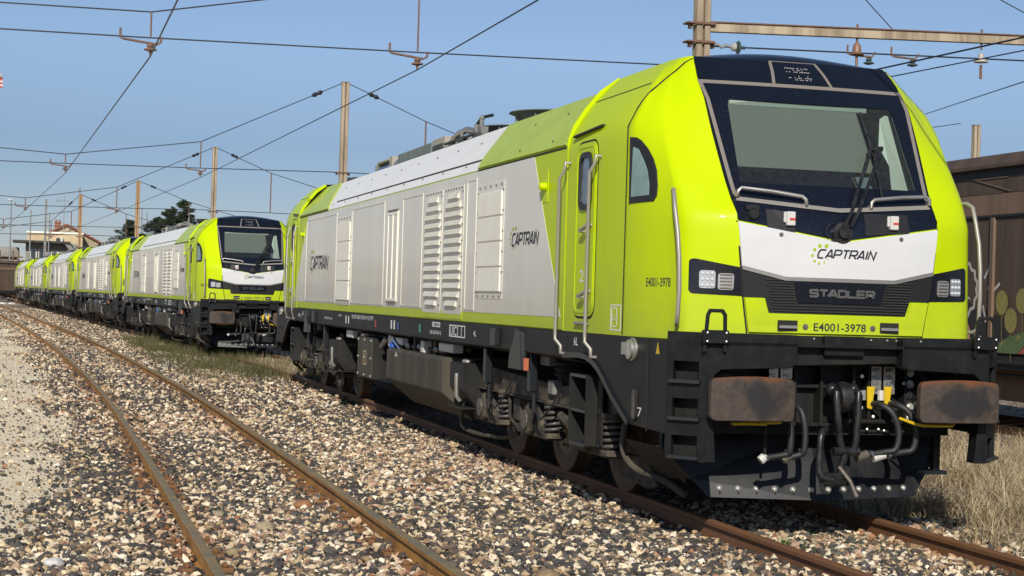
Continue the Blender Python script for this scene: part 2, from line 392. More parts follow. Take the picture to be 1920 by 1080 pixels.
def stroke_word(word, a0, a1, b0, b1, mp, wt=0.17, shear=0.0, gap=0.28, thick=0.003):
    H = b1-b0; wids = [0.25 if ch == 'I' else 1.0 for ch in word]
    unit = (a1-a0-shear*H)/(sum(wids)+gap*(len(word)-1)); x = a0; out = []
    w = wt*H
    for ch, wd in zip(word, wids):
        for k, st in enumerate(GLY[ch]):
            pts = [(x+p[0]*unit*wd+shear*(p[1]*H), b0+w/2+p[1]*(H-w)) for p in st]
            out.append(strip(pts, w, mp, thick, 0.0006*k))
        x += unit*(wd+gap)
    return merge(*out)
def text_mb(s, a0, a1, b0, b1, mp, thick=0.002, bold=0.0):
    """flat lettering fitted into the box a0..a1, b0..b1"""
    cu = bpy.data.curves.new('lettering', 'FONT'); cu.body = s; cu.size = 1; cu.offset = bold; cu.resolution_u = 3
    o = bpy.data.objects.new('lettering', cu); COL.objects.link(o)
    bpy.context.view_layer.update()
    me = o.evaluated_get(bpy.context.evaluated_depsgraph_get()).to_mesh()
    vs = np.array([v.co[:] for v in me.vertices]); fs = [tuple(p.vertices) for p in me.polygons]
    o.to_mesh_clear() if False else None
    bpy.data.objects.remove(o); bpy.data.curves.remove(cu)
    mn, mx = vs.min(0), vs.max(0)
    mb = MB()
    mb.v = [tuple(mp(a0+(p[0]-mn[0])/(mx[0]-mn[0])*(a1-a0), b0+(p[1]-mn[1])/(mx[1]-mn[1])*(b1-b0), thick)) for p in vs]
    mb.f = fs; mb.mi = [0]*len(fs)
    return mb
# ------------------------------------------------------------------ locomotive: cab geometry (front at y=0, looking to -Y, rails at z=0)
LL = 23.5                         # length over buffers
ip = lambda z, Z, V: float(np.interp(z, Z, V))
def yc(z): return ip(z, [1.5, 1.6, 2.06, 2.35, 2.48, 2.60, 2.744, 3.44, 3.60, 3.72, 3.84], [.40, .405, .385, .385, .405, .515, .615, 1.03, 1.185, 1.29, 1.43])
def xm(z): return ip(z, [1.5, 1.56, 1.825, 2.06, 2.43, 2.7, 2.9, 3.2, 3.5, 3.67, 3.8, 3.84], [.755, .757, .80, .828, .868, .89, .905, .922, .925, .918, .89, .875])
def kx(z): return ip(z, [1.5, 2.45, 2.7, 2.95, 3.2, 3.4, 3.6, 3.78, 3.84], [1.21, 1.225, 1.228, 1.22, 1.20, 1.15, 1.085, .995, .935])
def ky(z): return ip(z, [1.5, 2.45, 2.7, 2.95, 3.2, 3.4, 3.6, 3.78, 3.84], [.55, .60, .74, .925, 1.10, 1.24, 1.38, 1.53, 1.60])
def wcab(z): return ip(z, [1.4, 3.22, 3.39, 3.54, 3.71, 3.84], [1.43, 1.43, 1.345, 1.245, 1.105, .955])
def wbody(z): return ip(z, [1.4, 3.18, 3.32, 3.54, 3.78], [1.43, 1.43, 1.33, 1.12, .89])
N1, N2, N3 = 8, 6, 10
def crom(P, t):
    i = min(int(t), len(P)-2); f = t-i
    p0, p1, p2, p3 = P[max(i-1, 0)], P[i], P[i+1], P[min(i+2, len(P)-1)]
    return tuple(0.5*((2*b)+(-a+c)*f+(2*a-5*b+4*c-d)*f*f+(-a+3*b-3*c+d)*f**3) for a, b, c, d in zip(p0, p1, p2, p3))
def outline(z):
    y0, x1 = yc(z), xm(z); pts = []
    for k in range(N1): f = k/(N1-1); pts.append((x1*f, y0+.045*f*f))
    M = pts[-1]; K = (kx(z), ky(z)); S = (wcab(z), max(1.48, K[1]+.22))
    if S[0] < K[0]: S = (S[0], K[1]+.35)
    dx, dy = S[0]-K[0], S[1]-K[1]
    P = [pts[-3], M, K, (K[0]+.34*dx, K[1]+.18*dy), (K[0]+.77*dx, K[1]+.59*dy), S, (S[0], S[1]+.5)]
    for k in range(1, N2+1): pts.append(crom(P, 1+k/N2))
    for k in range(1, N3+1): pts.append(crom(P, 2+3*k/N3))
    pts += [(S[0], 2.3), (S[0], 3.15)]
    return pts
_oc = {}
def outl(z):
    k = round(z, 4)
    if k not in _oc: _oc[k] = outline(z)
    return _oc[k]
def yfront(x, z):
    o = outl(z)[:N1+N2+N3-2]
    return float(np.interp(abs(x), [p[0] for p in o], [p[1] for p in o]))
def xside(y, z):
    o = outl(z)[N1-1:]
    return float(np.interp(y, [p[1] for p in o], [p[0] for p in o]))
def mpF(a, b, off): return (a, yfront(a, b)-off, b)                    # onto the cab front
def mpC(a, b, off): y = -a; return (-xside(y, b)-off, y, b)             # onto the left cab side, a runs to the front
def mpS(a, b, off): return (-1.43-off, -a, b)                           # onto the flat left body side
def mpR(a, b, off):                                                     # onto the left roof slope: b is height
    w = wbody(b); return (-w-off*0.75, -a, b+off*0.66)
def mpCR(a, b, off): w = wcab(b); return (-w-off*0.8, -a, b+off*0.6)

def make_loco():
    """builds the nearest engine; returns (root, end_parts): end parts repeat at the other end"""
    t = thing('locomotive', 'nearest lime green and white diesel engine filling the right half, number E4001-3978', 'locomotive')
    ends = []
    def E(o): ends.append(o); return o
    def P(name, mb, m, parent=None, end=True, **k):
        o = mb.build(name, m, t if parent is None else parent, **k)
        if parent is None and end: ends.append(o)
        return o
    # --- cab shell
    zs = [1.478, 1.5, 1.56, 1.7, 1.825, 1.95, 2.06, 2.2, 2.35, 2.43, 2.48, 2.54, 2.60, 2.67, 2.744] + [2.85+.1*k for k in range(10)] + [3.79, 3.84]
    mb = MB(); rows = []
    for z in zs:
        o = outl(z); row = [(-x, y, z) for x, y in o[::-1]]+[(x, y, z) for x, y in o[1:]]
        rows.append(row)
    n = len(rows[0]); c = (n-1)//2
    for r in rows: mb.v += r
    for i in range(len(zs)-1):
        for j in range(n-1):
            if zs[i] > 2.42 and c-(N1-1) <= j < c+(N1-1): continue
            mb.f.append((i*n+j, i*n+j+1, (i+1)*n+j+1, (i+1)*n+j)); mb.mi.append(0)
    # rear roof shoulder continues; close with the roof cap
    top = rows[-1]
    capn = 8
    half = [(x, y) for x, y in outl(3.84)]
    cols = []
    ridge_y = [1.43+.0*0]
    def crown(x, y):
        d = max(0.0, y-yfront(min(abs(x), .93), 3.84))
        back = 1-min(1, max(0, (y-2.55)/.6))
        return 3.84+.12*(1-(x/.955)**2)*(1-math.exp(-d/.16))*(0.35+.65*back)-.07*(1-back)*0
    base = len(mb.v)
    # cap made of strips across, from the front edge backwards
    ys = [0, .04, .1, .18, .3, .5, .8, 1.2]
    xs = [-.955+1.91*k/20 for k in range(21)]
    def frontedge(x):
        o = outl(3.84); return float(np.interp(abs(x), [p[0] for p in o[:N1+N2+2]], [p[1] for p in o[:N1+N2+2]]))
    capL = MB()
    for x in xs:
        y0 = frontedge(x) if abs(x) < .95 else 1.85
        for k in range(11):
            f = (k/10)**1.7; y = y0+(3.15-y0)*f
            capL.v.append((x*(.999), y, crown(x, y)))
    for i in range(20):
        for k in range(10): capL.f.append((i*11+k, (i+1)*11+k, (i+1)*11+k+1, i*11+k+1)); capL.mi.append(1 if abs(xs[i]+.05) < .9 and k < 7 else 0)
    mb.add(capL.v, capL.f); mb.mi = mb.mi[:len(mb.mi)-len(capL.f)]+capL.mi
    shell = P('cab_shell', mb, [LIME, NAVY], smooth=42)
    # rear bulkhead of the cab
    P('cab_bulkhead', MB().add([(-1.36, 2.55, 1.5), (1.36, 2.55, 1.5), (1.36, 2.55, 3.3), (.9, 2.55, 3.8), (-.9, 2.55, 3.8), (-1.36, 2.55, 3.3)], [(0, 1, 2, 3, 4, 5)]), PALEIN)
    # --- dark windscreen surround with glass opening
    zl = [2.425, 2.55, 2.7, 2.9, 3.1, 3.3, 3.5, 3.67, 3.8, 3.838]
    surr = [(0, 2.29)]+[(xm(z)-.002, z) for z in zl]+[(-xm(z)+.002, z) for z in zl[::-1]]
    gl = [(-.773, 2.735), (.773, 2.735), (.735, 3.44), (-.735, 3.44)]
    sur = P('windscreen_surround', patch(surr, mpF, .008, .11, holes=[gl]), NAVY, smooth=40)
    ws = P('windscreen', patch([(p[0]*1.0, p[1]) for p in gl], lambda a, b, o: mpF(a, b, o-.002), .003, .2), GLASS, smooth=40)
    # what is seen through it: blind, dash, lining
    P('sun_blind', patch([(-.775, 2.87), (.45, 2.87), (.42, 3.40), (-.74, 3.40)], lambda a, b, o: (a, yfront(0, b)+.045+o*-1, b), .004, .3), SHADE)
    P('blind_rail', MB().cbox((-.10, yfront(0, 3.405)+.045, 3.415), (1.24, .03, .045)), RAILB, bevel=.008)
    P('dashboard', MB().prism([(.72, 2.56), (1.25, 2.66), (1.5, 2.9), (1.5, 1.9), (.72, 1.9)], -1.1, 1.1, 'x'), DASH)
    st = P('driver_seat', MB().cbox((.52, 1.95, 2.75), (.48, .14, .85)).cbox((.52, 1.95, 3.25), (.28, .12, .22)), DASH, bevel=.04, seg=2)
    P('cab_lining', MB().add([(.585, .685, 2.70), (.86, .84, 2.68), (.80, 1.16, 3.44), (.66, 1.08, 3.36), (.60, .97, 3.12), (.645, .86, 2.95)], [(0, 1, 2, 3, 4, 5)]), PALEIN)
    # sealant lines
    tr = [(-.845, 2.635), (-.91, 3.60), (.91, 3.60), (.845, 2.635)]
    tp = []
    for a, b in zip(tr[:-1], tr[1:]):
        for k in range(12): tp.append((a[0]+(b[0]-a[0])*k/12, a[1]+(b[1]-a[1])*k/12))
    tp.append(tr[-1])
    P('windscreen_seal', strip(tp, .032, mpF, .0045, .008), TRIM)
    low = [(-.845, 2.60), (-.28, 2.555), (0, 2.535), (.28, 2.555), (.845, 2.60)]
    lp = [(a[0]+(b[0]-a[0])*k/8, a[1]+(b[1]-a[1])*k/8) for a, b in zip(low[:-1], low[1:]) for k in range(8)]+[low[-1]]
    P('sill_strip', strip(lp, .034, mpF, .012, .008), BARS)
    ledp = [(-.262, 3.615), (-.205, 3.845), (.205, 3.845), (.262, 3.615)]
    dsp = P('destination_display', patch([(-.24, 3.622), (.24, 3.622), (.19, 3.83), (-.19, 3.83)], mpF, .010, .08), NAVY)
    strip_pts = [(a[0]+(b[0]-a[0])*k/6, a[1]+(b[1]-a[1])*k/6) for a, b in zip(ledp[:-1], ledp[1:]) for k in range(6)]+[ledp[-1]]
    P('display_seal', strip(strip_pts, .026, lambda a, b, o: mpF(a, min(b, 3.839), o), .004, .009), TRIM, dsp)
    dots = MB(); rr = random.Random(3)
    for row, zz in enumerate((3.775, 3.757, 3.739, 3.700, 3.682, 3.664)):
        for k in range(16):
            if rr.random() < (.75 if row % 2 == 0 else .5):
                x = -.10+k*.0135; y = yfront(x, zz)-.013
                dots.cbox((x, y, zz), (.006, .004, .006))
    P('led_row', dots, PLASW, dsp, kind='stuff')
    # --- white nose panel, logo
    nose = [(-.867, 2.413), (-.828, 2.062), (-.47, 1.985), (.47, 1.985), (.828, 2.062), (.867, 2.413), (0, 2.278)]
    nz = P('nose_panel', patch(nose, mpF, .016, .1), WHITE, bevel=.004)
    P('nose_lower_lip', strip([(-.826, 2.056), (-.47, 1.978), (-.23, 1.978), (0, 1.978), (.23, 1.978), (.47, 1.978), (.826, 2.056)], .03, mpF, .022, .0), STEEL, nz)
    for x in (-.52, .52):
        P('panel_bolt', MB().lathe([(.0, -.008), (.017, -.006), (.017, 0)], mpF(x, 2.323, .016), (0, 1, 0), 12), DISC, nz)
    P('company_logo', stroke_word('CAPTRAIN', -.215, .30, 2.145, 2.222, (lambda a, b, o: mpF(a, b, .0165+o)), .17, .25, .2, .002), TEXTB, nz)
    for x, z, r in ((-.195, 2.245, .016), (-.138, 2.247, .017), (-.238, 2.215, .014), (-.255, 2.168, .012), (-.236, 2.125, .011), (-.197, 2.107, .010), (-.153, 2.117, .008), (-.124, 2.142, .005)):
        y = mpF(x, z, .0165)[1]; P('logo_dot', MB().lathe([(0, -.002), (r, -.002), (r, 0)], (x, y, z), (0, 1, 0), 14), LIMEDOT, nz)
    # --- grille band between the headlights
    gp = [(-.80, 1.826), (-.828, 2.05), (-.47, 1.975), (.47, 1.975), (.828, 2.05), (.80, 1.826), (.628, 1.826), (.591, 1.708), (-.591, 1.708), (-.628, 1.826)]
    gr = P('grille', patch(gp, mpF, .008, .1), MESHK)
    P('grille_badge_plate', patch([(-.40, 1.965), (-.36, 1.79), (.36, 1.79), (.40, 1.965)], mpF, .018, .2), NAVY, gr, bevel=.003)
    P('maker_name', stroke_word('STADLER', -.265, .29, 1.838, 1.905, lambda a, b, o: mpF(a, b, .0185+o), .26, 0, .22, .008), CHROME, gr)
    cells = MB()
    for r in range(14):
        z = 1.72+r*.022
        if z > 1.965: break
        xl = .585+(z-1.708)*.25
        k = -xl
        while k < xl-.03:
            x = k+(.0205 if r % 2 else 0); k += .041
            if z > 1.785 and abs(x+.015) < .385+(z-1.79)*.2: continue
            if abs(x) > xl-.01 or abs(x+.03) > xl: continue
            y = yfront(x, z)-.010
            cells.add([(x, y, z), (x+.034, y, z), (x+.037, y-.006, z+.009), (x-.003, y-.006, z+.009), (x, y-.012, z+.003), (x+.034, y-.012, z+.003)], [(0, 1, 5, 4), (4, 5, 2, 3)])
    P('grille_cell', cells, MESHE, gr, kind='stuff')
    # --- bumper panel: bevelled lime skirt around the grille, number
    bpn = P('bumper_panel', patch([(-.752, 1.552), (.752, 1.552), (.795, 1.818), (.64, 1.818), (.602, 1.698), (-.602, 1.698), (-.64, 1.818), (-.795, 1.818)], mpF, .022, .1), LIME, bevel=.006)
    P('fleet_number', text_mb('E4001-3978', -.222, .232, 1.573, 1.637, lambda a, b, o: mpF(a, b, .0225+o), .002, .012), TEXTB, bpn)
    for x in (-.291, .291):
        P('bumper_bolt', MB().lathe([(0, -.006), (.024, -.006), (.024, 0)], mpF(x, 1.604, .022), (0, 1, 0), 14).lathe([(0, -.014), (.010, -.014), (.010, -.006)], mpF(x, 1.604, .022), (0, 1, 0), 8), DISC, bpn)
    for s in (-1, 1):
        sl = P('step_slot', MB().cbox((s*.44, yfront(.44, 1.61)-.020, 1.61), (.165, .02, .085)), SEAM, bpn)
        P('slot_tread', MB().cbox((s*.44, yfront(.44, 1.61)-.034, 1.60), (.15, .03, .026)), STEEL, bpn, bevel=.004)
    for s in (-1, 1):
        zz = [1.49, 1.56, 1.7, 1.825, 1.95, 2.06, 2.2, 2.42]
        P('nose_seam', strip([(s*(xm(z)+.006), z) for z in zz], .014, mpF, .0012), SEAM)
        # headlight units wrapped round the corner
        hp = [(s*.812, 1.832), (s*.84, 2.056), (s*1.02, 2.088), (s*1.17, 2.116)]+[(s*(1.185+.027*math.sin(a)), 2.088+.027*math.cos(a)) for a in (0.3, .9, 1.5)]+[(s*1.214, 1.87), (s*1.205, 1.852), (s*1.185, 1.842)]
        hl = P('headlight', patch(hp, mpF, .006, .06), NAVY, smooth=50)
        for cx, lamp in ((1.083, 0), (.945, 1)):
            wd = .066; z0, z1 = (1.885, 2.025) if lamp == 0 else (1.876, 2.005)
            rp = rounded(s*cx-wd*.9, s*cx+wd*.9, z0, z1, .02, 4)
            P('lamp_unit', patch(rp, lambda a, b, o: mpF(a, b, .006+o), .010, .04), LENSG, hl)
            lm = MB()
            for r in range(3 if lamp == 0 else 5):
                zc = z0+(r+.5)*(z1-z0)/(3 if lamp == 0 else 5)
                if lamp == 0:
                    for q in (-1, 0, 1):
                        x = s*cx+q*.036; y = mpF(x, zc, .016)[1]
                        lm.lathe([(0, -.010), (.009, -.008), (.014, 0)], (x, y, zc), (0, 1, 0), 8)
                else:
                    x = s*cx; p0, p1 = mpF(x-.046, zc, .017), mpF(x+.046, zc, .017)
                    lm.tube([p0, p1], .006, 6)
            P('led_element', lm, LED if lamp == 0 else DISC, hl, kind='stuff')
        # roof-high lamps behind the lower screen strip
        x0, x1 = (-.63, -.405) if s < 0 else (.205, .60)
        rc = P('lower_screen_panel', patch([(x0, 2.375), (x1, 2.335), (x1, 2.50), (x0, 2.525)] if s < 0 else [(x0, 2.34), (x1, 2.375), (x1, 2.525), (x0, 2.515)], mpF, .014, .12), MESHK)
        lx = s*.448
        y = yfront(lx, 2.45)-.035
        P('marker_box', MB().cbox((lx, y, 2.45), (.072, .04, .11)).cbox((lx-.044, y+.008, 2.46), (.022, .025, .085)), PLASW, rc, bevel=.006)
        P('marker_stripe', MB().cbox((lx+.008, y-.0215, 2.445), (.048, .003, .018)), RED, rc)
        # steel grab rail on the sill
        a, b = s*.84, s*.281
        za, zb = 2.625, 2.575
        def gp_(x, z, o): return (x, yfront(x, z)-o, z)
        P('grab_rail', MB().tube([gp_(a, za, .0), gp_(a, za, .05), gp_(a*.995, za+.035, .075), gp_(a*.96, za+.06, .085), gp_((a+b)/2, (za+zb)/2+.065, .09), gp_(b*1.12, zb+.06, .085), gp_(b*1.02, zb+.035, .075), gp_(b, zb, .05), gp_(b, zb, 0)], .016, 8), STEEL, smooth=60)
        # tall corner handrail
        P('corner_handrail', MB().tube([(s*1.27, .82, 2.66), (s*1.30, .72, 2.658), (s*1.318, .665, 2.625), (s*1.322, .62, 2.50), (s*1.32, .555, 2.32), (s*1.315, .518, 2.11), (s*1.312, .506, 1.87), (s*1.314, .518, 1.68), (s*1.312, .535, 1.62), (s*1.30, .57, 1.594), (s*1.26, .66, 1.592)], .0175, 10), BARS, smooth=60)
        # looped step stirrup on the beam
        sx = s*1.151
        lp_ = [(-.085, 1.40), (-.062, 1.68), (-.045, 1.712), (.055, 1.712), (.078, 1.68), (.085, 1.40)]
        sb = P('stirrup', merge(strip([(sx+p[0], p[1]) for p in lp_], .028, lambda aa, bb, o: (aa, .150-o, bb), .016)), BLKG, bevel=.003)
        P('stirrup_foot', MB().box(sx-.105, sx+.105, .110, .165, 1.46, 1.565), BLKG, sb, bevel=.008)
        for q in ((sx-.075, 1.545), (sx+.08, 1.545), (sx-.075, 1.48), (sx+.08, 1.48)): P('stirrup_bolt', MB().ball((q[0], .108, q[1]), .009), ZINC, sb)
    P('screen_camera', MB().lathe([(.0, -.03), (.035, -.03), (.05, -.01), (.05, 0)], mpF(-.74, 2.475, .008), (0, 1, 0), 16).cbox(mpF(-.74, 2.53, .02), (.11, .03, .04)), MESHK, smooth=40)
    # --- wiper
    wy = lambda z, o: yc(z)-o
    wp = P('wiper', MB().lathe([(.0, -.05), (.045, -.05), (.05, -.02), (.085, -.015), (.085, 0)], (0, yc(2.35)-.008, 2.355), (0, 1, 0), 16), GREASE, smooth=40)
    P('wiper_arm', MB().tube([(.0, wy(2.42, .05), 2.40), (.06, wy(2.55, .12), 2.52), (.40, wy(3.06, .075), 3.06)], .016, 6), GREASE, wp)
    P('wiper_arm', MB().tube([(.055, wy(2.42, .05), 2.40), (.12, wy(2.55, .12), 2.52), (.50, wy(3.06, .075), 3.07)], .016, 6).cbox((.45, wy(3.07, .075), 3.075), (.13, .03, .035)), GREASE, wp)
    P('wiper_blade', MB().tube([(.415, wy(2.66, .03), 2.66), (.44, wy(3.0, .045), 3.0), (.42, wy(3.39, .03), 3.39)], .011, 6).tube([(.44, wy(3.0, .055), 3.0), (.45, wy(3.07, .07), 3.08)], .012, 6), GREASE, wp)
    P('wiper_hose', MB().tube([(-.07, wy(2.42, .02), 2.43)]+[(-.06+.09*math.cos(a), wy(2.37, .03), 2.36+.07*math.sin(a)) for a in np.linspace(2.2, 5.6, 9)], .005, 5), RUBBER, wp)
    # --- cab side: seam, door recess, windows
    zz = [1.49, 1.9, 2.3, 2.7, 3.0]+[3.1+.04*k for k in range(19)]
    for s in (-1, 1):
        mc = mpC if s < 0 else (lambda a, b, o: (-mpC(a, b, o)[0],)+mpC(a, b, o)[1:])
        P('cab_seam', strip([(-1.475+max(0, z-3.6)*.12, z) for z in zz], .016, lambda a, b, o, mc=mc: mc(a, b, o+.004), .003), SEAM)
        wpth = [(-1.408, 2.572), (-1.02, 2.578), (-.985, 2.62), (-.99, 2.70), (-1.04, 2.83), (-1.11, 2.93), (-1.20, 3.02), (-1.29, 3.09), (-1.345, 3.118), (-1.43, 3.126)]
        sw = P('side_window', patch(wpth, mc, .006, .05), MESHK, smooth=30)
        gpth = [(-1.365, 2.625), (-1.085, 2.63), (-1.095, 2.72), (-1.15, 2.84), (-1.22, 2.93), (-1.30, 3.02), (-1.365, 3.04)]
        P('side_glass', patch(gpth, lambda a, b, o: mc(a, b, .008+o), .004, .05), SGLS, sw)
        P('window_seal', frame_ring(wpth, .018, lambda a, b, o: mc(a, b, .005+o), .004), RUBBER, sw)
        # cab entrance door between the handrails
        ms = (lambda a, b, o: (-wcab(b)-o, -a, b)) if s < 0 else (lambda a, b, o: (wcab(b)+o, -a, b))
        dpth = rounded(-2.86, -2.24, 1.60, 3.19, .14, 5)
        dr = P('door', patch(rounded(-2.84, -2.26, 1.62, 3.17, .12, 5), ms, .010, .2), LIME, bevel=.003)
        P('door_gap', frame_ring(dpth, .018, ms, .002), SEAM, dr)
        P('door_raised_rim', frame_ring(rounded(-2.815, -2.285, 1.65, 3.14, .11, 5), .014, lambda a, b, o: ms(a, b, .010+o), .005), LIME, dr)
        wf = rounded(-2.735, -2.375, 2.57, 3.085, .11, 6)
        dw = P('door_window', patch(wf, lambda a, b, o: ms(a, b, .010+o), .003, .3), SGLS2, dr)
        P('window_seal', frame_ring(wf, .05, lambda a, b, o: ms(a, b, .011+o), .016), RUBBER, dr, smooth=30)
        for z in (2.40, 1.815):
            P('door_handle', MB().tube([ms(-2.55, z-.02, .01), ms(-2.55, z-.02, .05), ms(-2.44, z, .065), ms(-2.36, z+.03, .05), ms(-2.36, z+.03, .01)], .016, 8).cbox(ms(-2.50, z-.015, .058), (.02, .13, .035)), BARS, dr, smooth=50)
        P('door_sill', MB().tube([ms(-2.75, 1.56, .02), ms(-2.36, 1.56, .02)], .014, 6), BARS, dr)
        P('door_number', text_mb('2', -2.66, -2.545, 1.925, 2.035, lambda a, b, o: ms(a, b, .0105+o), .001, .01), TEXTW, dr)
        P('rain_gutter', MB().hexa([ms(-2.96, 3.245, .0), ms(-2.2, 3.285, .0), ms(-2.2, 3.285, .035), ms(-2.96, 3.245, .035), ms(-2.96, 3.265, .0), ms(-2.2, 3.305, .0), ms(-2.2, 3.305, .035), ms(-2.96, 3.265, .035)]), SEAM)
        for y in (3.06, 2.17):
            sg = -1 if s < 0 else 1
            X = sg*1.43
            P('door_handrail', MB().tube([(X, y, 3.02), (X+sg*.05, y, 3.025), (X+sg*.055, y, 2.96), (X+sg*.085, y+.06, 2.88), (X+sg*.085, y+.06, 1.47), (X+sg*.085, y+.06, 1.40), (X+sg*.05, y-.01, 1.34), (X+sg*.05, y-.01, 1.275), (X, y-.01, 1.27)], .0165, 8), BARS, smooth=60)
        # rib at the rear of the cab
        rib = [(1.43, 1.478), (1.43, 3.05), (1.43, 3.24), (1.385, 3.37), (1.275, 3.54), (1.13, 3.715), (.955, 3.845)]
        mr_ = MB()
        sg = s
        for y in (3.14, 3.168):
            mr_.v += [(sg*(x+.006), y, z+.004) for x, z in rib]+[(sg*(x-.03), y, z-.03) for x, z in rib]
        k = len(rib)
        for i in range(k-1):
            for q in ((i, i+1, 2*k+i+1, 2*k+i), (i, k+i, k+i+1, i+1), (2*k+i, 2*k+i+1, 3*k+i+1, 3*k+i)): mr_.f.append(q); mr_.mi.append(0)
        P('cab_rib', mr_, LIME, bevel=.006)
        P('cab_roof_groove', strip([(-3.08, 3.60), (-2.2, 3.605), (-1.62, 3.61)], .012, mpCR if s < 0 else (lambda a, b, o: (-mpCR(a, b, o)[0],)+mpCR(a, b, o)[1:]), .0015), SEAM)
        # lashing/antenna pod on the side behind the cab
        pod = P('side_pod', MB().lathe([(.04, 0), (.04, .05), (.025, .07), (0, .075)], (s*1.432, 3.83, 2.85), (s, 0, 0), 14).cbox((s*1.45, 3.90, 2.85), (.05, .08, .05)), LIME, smooth=40)
        P('pod_plate', MB().box(s*1.430 if s > 0 else -1.436, s*1.436 if s > 0 else -1.430, 3.76, 3.94, 2.70, 3.0), LIME, pod)
    P('grid_label', merge(frame_ring([(-1.80, 1.515), (-1.53, 1.515), (-1.53, 1.735), (-1.80, 1.735)], .012, mpC, .0015), frame_ring(rounded(-1.77, -1.63, 1.545, 1.71, .03, 3), .010, mpC, .0015), text_mb('G1', -1.755, -1.615, 1.60, 1.65, lambda a, b, o: mpC(a, b, .001+o), .001)), TEXTW)
    P('side_number', text_mb('E4001-3978', -1.082, -.747, 1.888, 1.962, lambda a, b, o: mpC(a, b, .001+o), .001, .012), TEXTB)
    # --- buffer beam
    mb = MB()
    for s in (-1, 1):
        # end blocks with an arched cut for the buffers, legs
        pl = [(s*.45, 1.54), (s*1.20, 1.545), (s*1.20, .555), (s*1.105, .555), (s*1.15, 1.10), (s*1.135, 1.215), (s*1.08, 1.262), (s*.52, 1.285), (s*.45, 1.31)]
        P('buffer_beam', MB().prism(pl, .17, .30, 'y'), BLKG, bevel=.006)
    P('beam_centre', MB().prism([(-.452, 1.535), (.452, 1.535), (.452, 1.33), (-.452, 1.30)], .27, .42, 'y'), BLACK, bevel=.006)
    P('beam_plate', MB().box(-.20, .14, .215, .272, 1.385, 1.54), BLKG, bevel=.006)
    rv = MB()
    for x in (-.42, -.27, .22, .36, .44, .6): rv.ball((x, .268 if abs(x) < .45 else .168, 1.515), .009, 6)
    P('beam_rivet', rv, ZINC)
    P('beam_shelf', MB().prism([(-1.2, .17), (1.2, .17), (1.42, .45), (1.42, .62), (-1.42, .62), (-1.42, .45)], 1.45, 1.475, 'z'), BLKG)
    for s in (-1, 1):
        ca = Vector((s*1.43, .42)); cb_ = Vector((s*1.20, .17)); dv = (cb_-ca); ln = dv.length; dv.normalize(); nv = Vector((dv.y, -dv.x)) if s > 0 else Vector((-dv.y, dv.x))
        if nv.y > 0: nv = -nv
        def mch(a, b, o): q = ca+dv*a+nv*(o-.03); return (q.x, q.y, b)
        holes = [[(.055, z0), (.275, z0), (.275, z1), (.055, z1)] for z0, z1 in ((1.165, 1.32), (.885, 1.035), (.60, .75))]
        P('step_panel', patch([(0, .60), (.10, .555), (ln, .555), (ln, 1.545), (0, 1.545)], mch, .03, None, holes=holes), BLKG)
        P('step_recess', merge(*[MB().add([mch(.02, z0-.01, -.10), mch(.31, z0-.01, -.10), mch(.31, z1+.01, -.10), mch(.02, z1+.01, -.10), mch(.04, z0, .0), mch(.29, z0, .0), mch(.29, z1, .0), mch(.04, z1, .0)], [(0, 1, 2, 3), (0, 1, 5, 4), (1, 2, 6, 5), (2, 3, 7, 6), (3, 0, 4, 7)]) for z0, z1 in ((1.165, 1.32), (.885, 1.035), (.60, .75))]), BLACK)
        for z in (1.165, .88, .585):
            tp_ = [mch(.04, z-.012, -.06), mch(.30, z-.012, -.06), mch(.30, z-.012, .075), mch(.04, z-.012, .075), mch(.04, z+.012, -.06), mch(.30, z+.012, -.06), mch(.30, z+.012, .075), mch(.04, z+.012, .075)]
            tr_ = MB().hexa(tp_)
            for q in range(7):
                c0 = mch(.06+q*.036, z+.014, .05); tr_.ball(c0, .008, 6)
            P('cab_step', tr_, STEPM)
    for s in (-1,):
        ca = Vector((-1.43, .42)); cb_ = Vector((-1.20, .17)); dv = (cb_-ca).normalized(); nv = Vector((-.736, -.677)).normalized()
        mcp = lambda a, b, o: (ca.x+dv.x*a+nv.x*(o+.0015), ca.y+dv.y*a+nv.y*(o+.0015), b)
        P('cast_maker_name', stroke_word('STADLER', .085, .27, 1.445, 1.475, mcp, .24, 0, .25, .003), BLKG)
    wt = MB().add([mpS(-.66, 1.36, .004), mpS(-.57, 1.36, .004), mpS(-.615, 1.46, .004)], [(0, 1, 2)])
    P('warning_triangle', wt, YELL)
    # --- black side skirt of the cab
    sk = [(-.42, 1.476), (-3.12, 1.476), (-3.12, 1.25), (-2.62, 1.27), (-2.42, 1.262), (-2.22, 1.225), (-2.05, 1.165), (-1.9, 1.085), (-1.67, .955), (-1.24, .765), (-.42, .755)]
    sk = sk[::-1]
    for s in (-1, 1):
        ms = mpS if s < 0 else (lambda a, b, o: (1.43+o, -a, b))
        P('skirt', patch(sk, lambda a, b, o: ms(a, b, o-.05), .05, None), BLACK)
        e = sk[1:9]
        P('skirt_flange', strip([p for p in reversed([(-3.1, 1.255), (-2.62, 1.275), (-2.42, 1.267), (-2.22, 1.23), (-2.05, 1.17), (-1.9, 1.09), (-1.67, .96), (-1.26, .775)])], .05, ms, .02), EDGEB)
        P('skirt_joint', strip([(-.845, 1.47), (-.83, .74)], .014, ms, .008), SEAM)
        P('oval_slot', patch(rounded(-1.175, -1.075, .815, 1.06, .048, 5), ms, .012, None), DISC)
        P('slot_rim', frame_ring(rounded(-1.195, -1.055, .795, 1.08, .06, 5), .02, ms, .018), BLACK)
        P('filler_cap', MB().lathe([(.095, 0), (.095, .02), (.08, .03), (.08, .05), (0, .055)], (s*1.432, 1.18, 1.375), (s, 0, 0), 18).cbox((s*1.475, 1.25, 1.38), (.03, .16, .10)), STEEL, smooth=35)
